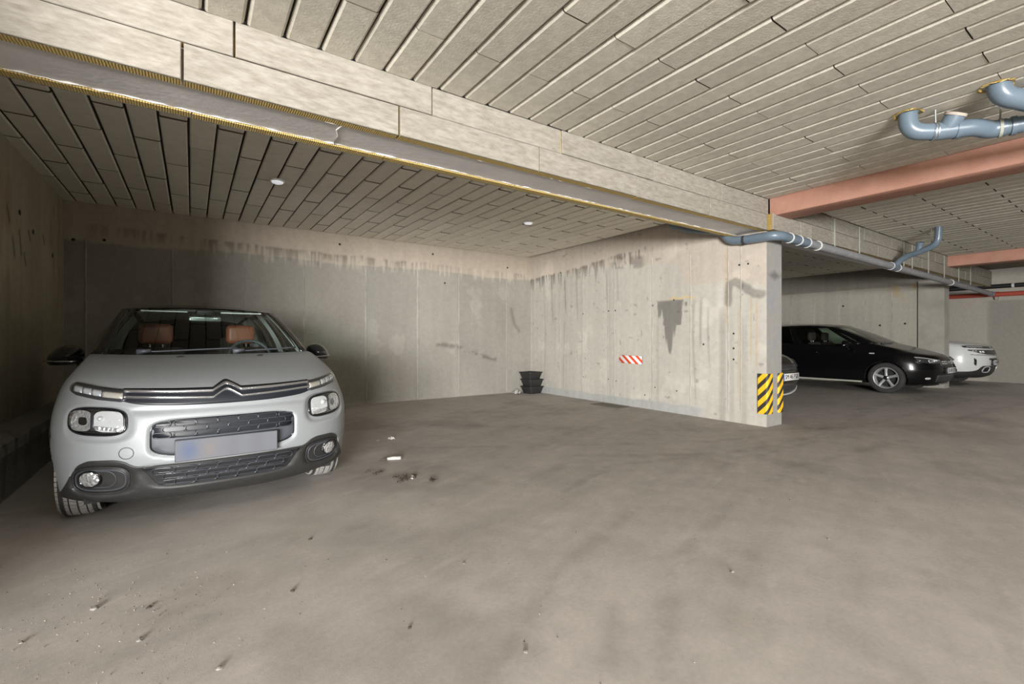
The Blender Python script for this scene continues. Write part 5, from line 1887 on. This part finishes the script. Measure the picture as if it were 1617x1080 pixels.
for sg in (-1, 1):
    # slim day-running lamp
    hx = np.linspace(.495, .755, 22)
    d0 = lambda x: np.interp(np.abs(x), [.49, .52, .63, .735, .757], [.770, .760, .774, .797, .818])
    d1 = lambda x: np.interp(np.abs(x), [.49, .60, .735, .757], [.822, .836, .862, .844])
    drl = c.ribbon('day_lamp', sg * hx, d0, d1, .006, M['lamp_dark'], nz=6)
    for (a, b) in ((.700, .737), (.655, .692), (.608, .647)):
        xx = np.linspace(a, b, 6)
        mid = lambda x: (d0(x) + d1(x)) / 2
        c.ribbon('lamp_block', sg * xx, mid(xx) - .0155, mid(xx) + .0165, .010, M['led'], drl, nz=4, dome=.004)
    xx = np.linspace(.510, .600, 8)
    c.ribbon('indicator_block', sg * xx, (d0(xx) + d1(xx)) / 2 - .017, (d0(xx) + d1(xx)) / 2 + .014, .010, M['amber'], drl, nz=4, dome=.004)
    c.ribbon('lens', sg * np.linspace(.50, .75, 20), lambda x: d0(x) + .004, lambda x: d1(x) - .004, .018, M['lens'], drl, nz=5, dome=.003)
    # main headlamp in its rounded pod
    hx_, hz_ = c.outline(sg * .620, .652, .130, .072, 3.2, 56, shear=sg * .05)
    hd = c.blob('headlamp', hx_, hz_, .004, M['chrome_dark'], rings=8)
    c.cord('bezel', hx_, hz_, .0065, .008, M['black_gloss'], hd)
    ix, iz = c.outline(sg * .620, .652, .116, .060, 3.0, 48, shear=sg * .05)
    rx_, rz_ = c.outline(sg * .568, .650, .066, .055, 3.4, 40, shear=sg * .05)
    c.blob('reflector_bowl', rx_, rz_, .014, M['reflector'], hd, rings=7, dome=-.010, skirt=0)
    rx_, rz_ = c.outline(sg * .690, .656, .050, .054, 3.0, 40, shear=sg * .05)
    c.blob('reflector_bowl', rx_, rz_, .014, M['crystal'], hd, rings=8, dome=-.012, skirt=0)
    c.ribbon('lamp_divider', sg * np.linspace(.632, .646, 4), lambda x: .604 + 0 * x, lambda x: .704 + 0 * x, .016, M['lamp_dark'], hd, nz=4)
    c.ribbon('lamp_shelf', sg * np.linspace(.512, .628, 12), lambda x: .602 + .15 * (np.abs(x) - .57), lambda x: .620 + .15 * (np.abs(x) - .57), .017, M['crystal'], hd, nz=4)
    bx_, bz_ = c.outline(sg * .606, .668, .014, .014, 2, 16)
    c.blob('bulb_shield', bx_, bz_, .012, M['led'], hd, rings=4, dome=.012)
    c.blob('lens', ix, iz, .022, M['lens'], hd, rings=7, dome=.008)
    # fog lamp in its oval recess
    fx_, fz_ = c.outline(sg * .600, .318, .128, .078, 3.0, 48)
    fp = c.blob('fog_recess', fx_, fz_, .010, M['trim_black'], rings=6)
    c.cord('recess_rim', fx_, fz_, .006, .012, M['trim_black'], fp)
    ox, oz = c.outline(sg * .604, .318, .112, .062, 3.0, 48)
    c.cord('recess_step', ox, oz, .004, .011, M['panel_grey'], fp)
    lx, lz = c.outline(sg * .648, .330, .047, .047, 2.0, 32)
    fl_ = c.blob('fog_lamp', lx, lz, .022, M['crystal'], fp, rings=7, dome=.010)
    c.cord('lamp_ring', lx, lz, .006, .020, M['black_gloss'], fp)
    sx_, sz_ = stadium(sg * .610, .325, .15, .098)
    c.cord('lamp_surround', sx_, sz_, .003, .012, M['panel_grey'], fp, n=6)
tx_, tz_ = c.outline(-.493, .475, .033, .033, 2, 32)
c.cord('tow_cover_gap', tx_, tz_, .0018, .0005, M['ink'], n=6)
for x in (-.22, .30):
    y_, z_ = .885, 1.0
    nz = blobby('washer_jet', (0, 0, 0), (.022, .012, .008), M['ink'], car, 3, 1)
    nz.location = (x, .86, .992)
c.wiper(-.44, .16, .02, .075)
c.wiper(.16, .62, .02, .06)
for sg in (-1, 1):
    c.mirror_pod(sg * .885, 1.42, 1.000, M['black_gloss'], .105, M['chrome'])
rounded_box('interior_mirror', -.125, .125, 1.80, 1.825, 1.285, 1.335, .012, M['mirror'], car)
cp_ = rounded_box('sensor_pod', -.075, .075, 1.76, 1.84, 1.335, 1.40, .02, M['ink'], car)
for sg in (-1, 1):
    rounded_box('sun_visor', sg * .30 - .17, sg * .30 + .17, 1.86, 2.02, 1.368, 1.382, .006, M['liner'], car)
c.door_handle(2.12, .80, M['silver'])
c.door_handle(3.02, .81, M['silver'])

# ---------------------------------------------------------------- black hatchback seen from its side
car = thing('hatchback_car', 'glossy black hatchback with five-spoke alloy wheels beyond the pillar', 'car', (12.78, 2.755, 0), 0.0)
rows = [
    [.165, .22, .60, .80, .18, .80, .19],
    [.20, .12, .66, .86, .205, .86, .225],
    [.28, .07, .70, .895, .285, .905, .285],
    [.38, .04, .72, .912, .39, .918, .38],
    [.50, .02, .73, .920, .51, .924, .50],
    [.60, .03, .74, .920, .62, .922, .60],
    [.68, .05, .75, .914, .71, .916, .69],
    [.735, .08, .76, .905, .775, .910, .76],
    [.775, .13, .76, .89, .825, .902, .81],
    [.805, .20, .74, .865, .865, .895, .85],
    [.845, .34, .66, .835, .91, .885, .885],
    [.91, .58, .46, .80, .965, .872, .915],
    [.975, .80, .32, .775, 1.005, .858, .94],
    [1.015, .94, .24, .755, 1.03, .845, .96]]
spec = dict(p=2.5, yr=4.08, ar=.3, side_y=[1.27, 2.36, 3.26, 3.70], tail_y=3.0, tail_in=.08, belt_rise=.06, blend_y=1.75,
            wheels=[.832, 3.436], wheel_r=.318, arch_r=.355, bonnet_v=8.6, sill_v=2.6, doors=[(1.27, 2.36), (2.36, 3.26)], floor_z=.18,
            header=(1.84, 1.435, .590, 1.93, 1.41), ws_q=.93, ws_bulge=.02,
            rail=[(1.93, .590, 1.41), (2.45, .620, 1.45), (3.1, .610, 1.435), (3.70, .565, 1.36)],
            crown=[(1.84, 1.438), (2.2, 1.482), (2.6, 1.497), (3.1, 1.487), (3.78, 1.42)],
            dlo_y=(1.30, 3.86), glass_tau=(.05, .44, .50, .82), roof_label='gloss black roof')
c = Car(car, rows, spec)
c.build_body(70, 46, 70, M['black_car'])
c.cabin(M['black_car'], M['black_car'], M['screen'], M['side_glass'], M['dark_glass'], liner=False)
c.interior(1.25, 1.0, 2.34, M['seat_dark'], M['seat_dark'])
for x in (-.785, .785):
    c.wheel(x, .832, 0, 5, M['alloy'], .20, rr=.212)
    c.wheel(x, 3.436, 0, 5, M['alloy'], .20, rr=.212)
c.arch_trims(M['black_car'], .03)
for sg in (-1, 1):
    x_ = np.linspace(.40, .80, 26)
    h0 = lambda x: np.interp(np.abs(x), [.40, .60, .80], [.640, .628, .665])
    h1 = lambda x: np.interp(np.abs(x), [.40, .60, .80], [.700, .725, .768])
    hd = c.ribbon('headlamp', sg * x_, h0, h1, .004, M['lamp_dark'], nz=6)
    c.cord('light_bar', sg * np.linspace(.41, .80, 20), np.interp(np.linspace(.41, .80, 20), [.41, .80], [.690, .757]), .008, .010, M['led'], hd, closed=False)
    c.cord('light_bar', sg * np.linspace(.52, .66, 8), np.linspace(.705, .650, 8), .007, .010, M['led'], hd, closed=False)
    rx_, rz_ = c.outline(sg * .60, .682, .06, .028, 3, 28)
    c.blob('reflector_bowl', rx_, rz_, .008, M['reflector'], hd, rings=5, dome=-.01, skirt=0)
    c.ribbon('lens', sg * x_, h0, h1, .016, M['lens'], hd, nz=5, dome=.003)
    fx_, fz_ = c.outline(sg * .66, .335, .045, .020, 2.5, 24)
    c.blob('fog_lamp', fx_, fz_, .006, M['reflector'], rings=5, dome=.004)
xg = np.linspace(-.40, .40, 41)
gr = c.ribbon('grille', xg, lambda x: .575 + 0 * x, lambda x: .705 - .02 * np.abs(x), .004, M['lamp_dark'], nz=5)
for x in (-.32, -.24, -.16, .16, .24, .32):
    for z in (.632, .672):
        c.ribbon('grille_fleck', np.linspace(x - .026, x + .026, 4), lambda q_: z - .010 + 0 * q_, lambda q_: z + .010 + 0 * q_, .008, M['led'], gr, nz=3)
bdg = c.ribbon('badge', np.linspace(-.075, .075, 16), lambda x: .627 + .25 * np.abs(np.abs(x) - .035), lambda x: .680 - .25 * np.abs(np.abs(x) - .035), .012, M['chrome'], gr, nz=4)
lw = c.ribbon('lower_grille', np.linspace(-.48, .48, 31), lambda x: .255 + 0 * x, lambda x: .40 + 0 * x, .005, M['lamp_dark'], nz=5)
c.cord('skid_strip', np.linspace(-.30, .30, 20), .215 + 0 * np.linspace(-.3, .3, 20), .012, .006, M['chrome'], closed=False)
c.plate(.490, 'B 181 TCV')
for sg in (-1, 1):
    c.mirror_pod(sg * .985, 1.50, 1.02, M['black_car'], .115)
    x = float(c.side_x(np.array([1.06]), np.array([.82]))[0])
    mb = MB()
    mb.box(sg * x - .006, sg * x + .006, 1.02, 1.11, .812, .836)
    mb.build('wing_badge', M['led'], car)
    mb = MB()
    mb.box(sg * .895 - .012, sg * .895 + .012, 1.24, 3.0, .20, .232)
    mb.build('sill_strip', M['strap'], car)
c.door_handle(2.18, .82, M['black_car'])
c.door_handle(3.08, .84, M['black_car'])
c.wiper(-.50, .15, .02, .07)

# ---------------------------------------------------------------- dark car behind the pillar
car = thing('estate_car', 'dark brown car with chrome bumper lip, only its nose showing past the pillar', 'car', (7.72, 3.56, 0), 0.0)
rows = [
    [.17, .22, .60, .80, .18, .80, .19],
    [.21, .12, .66, .85, .22, .86, .225],
    [.30, .06, .70, .885, .30, .895, .29],
    [.42, .02, .73, .90, .43, .908, .41],
    [.54, .00, .74, .91, .55, .914, .54],
    [.64, .015, .75, .908, .655, .912, .65],
    [.72, .05, .75, .90, .745, .907, .74],
    [.785, .10, .75, .885, .815, .90, .80],
    [.835, .17, .74, .86, .865, .89, .85],
    [.88, .30, .67, .83, .91, .88, .89],
    [.95, .56, .48, .795, .965, .868, .93],
    [1.0, .82, .32, .77, 1.01, .855, .955],
    [1.03, .98, .22, .75, 1.035, .845, .975]]
spec = dict(p=2.4, yr=4.30, ar=.3, side_y=[1.30, 2.40, 3.34, 3.9], tail_y=3.1, tail_in=.08, belt_rise=.06, blend_y=1.75,
            wheels=[.87, 3.52], wheel_r=.325, arch_r=.36, bonnet_v=8.0, sill_v=2.6, doors=[(1.30, 2.40), (2.40, 3.34)], floor_z=.18,
            header=(1.86, 1.44, .60, 1.95, 1.415), ws_q=.93, ws_bulge=.02,
            rail=[(1.95, .60, 1.415), (2.5, .63, 1.45), (3.2, .62, 1.44), (3.95, .58, 1.36)],
            crown=[(1.86, 1.443), (2.2, 1.485), (2.6, 1.50), (3.2, 1.49), (4.0, 1.42)],
            dlo_y=(1.34, 4.06), glass_tau=(.05, .44, .50, .82), roof_label='dark brown roof')
c = Car(car, rows, spec)
c.build_body(60, 44, 56, M['brown_car'])
c.cabin(M['brown_car'], M['black_gloss'], M['screen'], M['dark_glass'], M['dark_glass'], liner=False)
c.interior(1.30, 1.0, 2.38, M['seat_dark'], M['seat_dark'])
for x in (-.78, .78):
    c.wheel(x, .87, 0, 5, M['alloy'], .21, rr=.212)
    c.wheel(x, 3.52, 0, 5, M['alloy'], .21, rr=.212)
for sg in (-1, 1):
    x_ = np.linspace(.44, .82, 22)
    hd = c.ribbon('headlamp', sg * x_, lambda x: np.interp(np.abs(x), [.44, .82], [.675, .70]), lambda x: np.interp(np.abs(x), [.44, .82], [.745, .815]), .004, M['lamp_dark'], nz=6)
    rx_, rz_ = c.outline(sg * .62, .728, .05, .030, 2.5, 28)
    c.blob('reflector_bowl', rx_, rz_, .010, M['chrome_dark'], hd, rings=5, dome=-.01, skirt=0)
    c.cord('light_bar', sg * np.linspace(.46, .80, 16), np.linspace(.690, .712, 16), .005, .010, M['chrome_dark'], hd, closed=False)
    c.ribbon('lens', sg * x_, lambda x: np.interp(np.abs(x), [.44, .82], [.677, .703]), lambda x: np.interp(np.abs(x), [.44, .82], [.743, .812]), .016, M['lens'], hd, nz=5)
    c.mirror_pod(sg * .975, 1.50, 1.03, M['brown_car'], .115)
gr = c.ribbon('grille', np.linspace(-.36, .36, 31), lambda x: .62 + 0 * x, lambda x: .745 - .03 * np.abs(x), .004, M['lamp_dark'], nz=5)
for z in (.64, .665, .69, .715):
    c.cord('grille_bar', np.linspace(-.35, .35, 20), z + 0 * np.linspace(-.3, .3, 20), .005, .010, M['chrome_dark'], gr, closed=False)
c.ribbon('lower_grille', np.linspace(-.55, .55, 31), lambda x: .285 + .05 * np.abs(x), lambda x: .43 - .05 * np.abs(x), .005, M['lamp_dark'], nz=5)
xx = np.linspace(-.70, .70, 60)
lip = c.cord('bumper_lip', xx, .250 + .34 * np.abs(xx) ** 2.4 + 0 * xx, .016, .006, M['led'], closed=False)
lip['label'] = 'chrome strip curving along the bumper lip'
c.plate(.535, 'SM 46 FSB')

# ---------------------------------------------------------------- white crossover
car = thing('crossover_car', 'white crossover with black lower bumper parked by the end wall', 'car', (15.78, 2.62, 0), 0.0)
rows = [
    [.20, .24, .60, .82, .22, .82, .22],
    [.25, .13, .66, .87, .26, .88, .26],
    [.33, .07, .70, .90, .34, .912, .34],
    [.45, .03, .73, .915, .46, .922, .45],
    [.58, .01, .74, .92, .59, .925, .58],
    [.70, .015, .74, .918, .71, .922, .70],
    [.80, .03, .75, .91, .81, .917, .80],
    [.88, .06, .75, .90, .90, .91, .88],
    [.94, .10, .75, .885, .965, .903, .94],
    [.985, .17, .73, .86, 1.01, .895, .975],
    [1.02, .30, .66, .83, 1.045, .885, 1.0],
    [1.06, .56, .48, .80, 1.08, .872, 1.03],
    [1.09, .82, .32, .775, 1.105, .86, 1.05],
    [1.11, .98, .22, .76, 1.12, .85, 1.065]]
spec = dict(p=2.5, yr=4.48, ar=.3, side_y=[1.34, 2.46, 3.44, 4.05], tail_y=3.2, tail_in=.08, belt_rise=.06, blend_y=1.8,
            wheels=[.89, 3.62], wheel_r=.355, arch_r=.395, bonnet_v=8.3, sill_v=2.8, doors=[(1.34, 2.46), (2.46, 3.44)], floor_z=.22,
            header=(1.86, 1.60, .61, 1.95, 1.575), ws_q=.93, ws_bulge=.02,
            rail=[(1.95, .61, 1.575), (2.5, .64, 1.62), (3.3, .63, 1.61), (4.15, .59, 1.52)],
            crown=[(1.86, 1.603), (2.2, 1.65), (2.7, 1.67), (3.3, 1.66), (4.2, 1.58)],
            dlo_y=(1.38, 4.24), glass_tau=(.05, .44, .50, .82), roof_label='white roof')
c = Car(car, rows, spec)
c.build_body(70, 48, 56, M['white_car'])
c.cabin(M['white_car'], M['black_gloss'], M['screen'], M['dark_glass'], M['dark_glass'], liner=False)
c.interior(1.32, 1.09, 2.42, M['seat_dark'], M['seat_dark'])
for x in (-.79, .79):
    c.wheel(x, .89, 0, 5, M['alloy'], .22, rr=.225)
    c.wheel(x, 3.62, 0, 5, M['alloy'], .22, rr=.225)
c.arch_trims(M['trim_black'], .06)
for sg in (-1, 1):
    x_ = np.linspace(.10, .80, 34)
    u0 = lambda x: np.interp(np.abs(x), [.10, .8], [.905, .925])
    u1 = lambda x: np.interp(np.abs(x), [.10, .72, .8], [.945, .972, .962])
    up_ = c.ribbon('day_lamp', sg * x_, u0, u1, .005, M['lamp_dark'], nz=5)
    c.cord('light_bar', sg * np.linspace(.45, .76, 14), np.linspace(.932, .945, 14), .008, .012, M['led'], up_, closed=False)
    x_ = np.linspace(.02, .78, 36)
    l0 = lambda x: np.interp(np.abs(x), [0, .45, .62, .80], [.745, .765, .795, .862])
    l1 = lambda x: np.interp(np.abs(x), [0, .5, .80], [.86, .872, .878])
    hd = c.ribbon('headlamp', sg * x_, l0, l1, .005, M['lamp_dark'], nz=6)
    for cx_ in (.52, .59):
        rx_, rz_ = c.outline(sg * cx_, .825, .026, .026, 2.6, 20)
        c.blob('projector', rx_, rz_, .010, M['reflector'], hd, rings=5, dome=.006)
    for cx_ in (.67, .72):
        rx_, rz_ = c.outline(sg * cx_, .848, .012, .012, 2.2, 16)
        c.blob('projector', rx_, rz_, .010, M['reflector'], hd, rings=4, dome=.004)
    # slot in the bumper corner
    xs_ = np.linspace(.70, .74, 6)
    c.ribbon('air_slot', sg * xs_, lambda x: .50 + (np.abs(x) - .70) * 1.0, lambda x: .645 + (np.abs(x) - .70) * 1.0, .004, M['ink'], nz=4)
    # framed corner vent
    vx, vz = c.outline(sg * .44, .415, .120, .070, 3.2, 32)
    vx = vx + np.where(np.abs(vx) > .44, -.3, 0.0) * sg * np.clip(vz - .40, 0, 1)
for sg in (-1, 1):
    pass
cl = c.ribbon('bumper_cladding', np.sin(np.linspace(-PI / 2, PI / 2, 81)) * .90, lambda x: .215 + 0 * x,
              lambda x: pchip([0, .25, .33, .52, .58, .66, .80, .95], [.495, .495, .50, .50, .485, .40, .365, .36], np.abs(x)), .006, M['trim_black'], nz=10)
for sg in (-1, 1):
    vx, vz = c.outline(sg * .435, .415, .115, .066, 3.2, 32)
    vx = vx - sg * .35 * np.clip(vz - .40, 0, 1) * (np.abs(vx) > .435)
    vt = c.blob('air_vent', vx, vz, .010, M['ink'], cl, rings=5)
    fr = c.cord('vent_frame', vx, vz, .012, .012, M['led'], cl)
xx = np.linspace(-.78, .78, 80)
for k0, zz in ((.028, .893), (.028, .735)):
    st = c.cord('chrome_strip', xx, zz + .030 * (np.abs(xx) / .8) ** 2 + k0 * np.clip(1 - np.abs(xx) / .075, 0, 1), .008, .008, M['chrome'], closed=False)
c.ribbon('upper_intake', np.linspace(-.36, .36, 21), lambda x: .635 + 0 * x, lambda x: .675 + 0 * x, .005, M['lamp_dark'], nz=4)
c.plate(.570, 'B 74 DKS')
for sg in (-1, 1):
    c.mirror_pod(sg * .99, 1.55, 1.13, M['white_car'], .12)
c.door_handle(2.28, .93, M['white_car'])
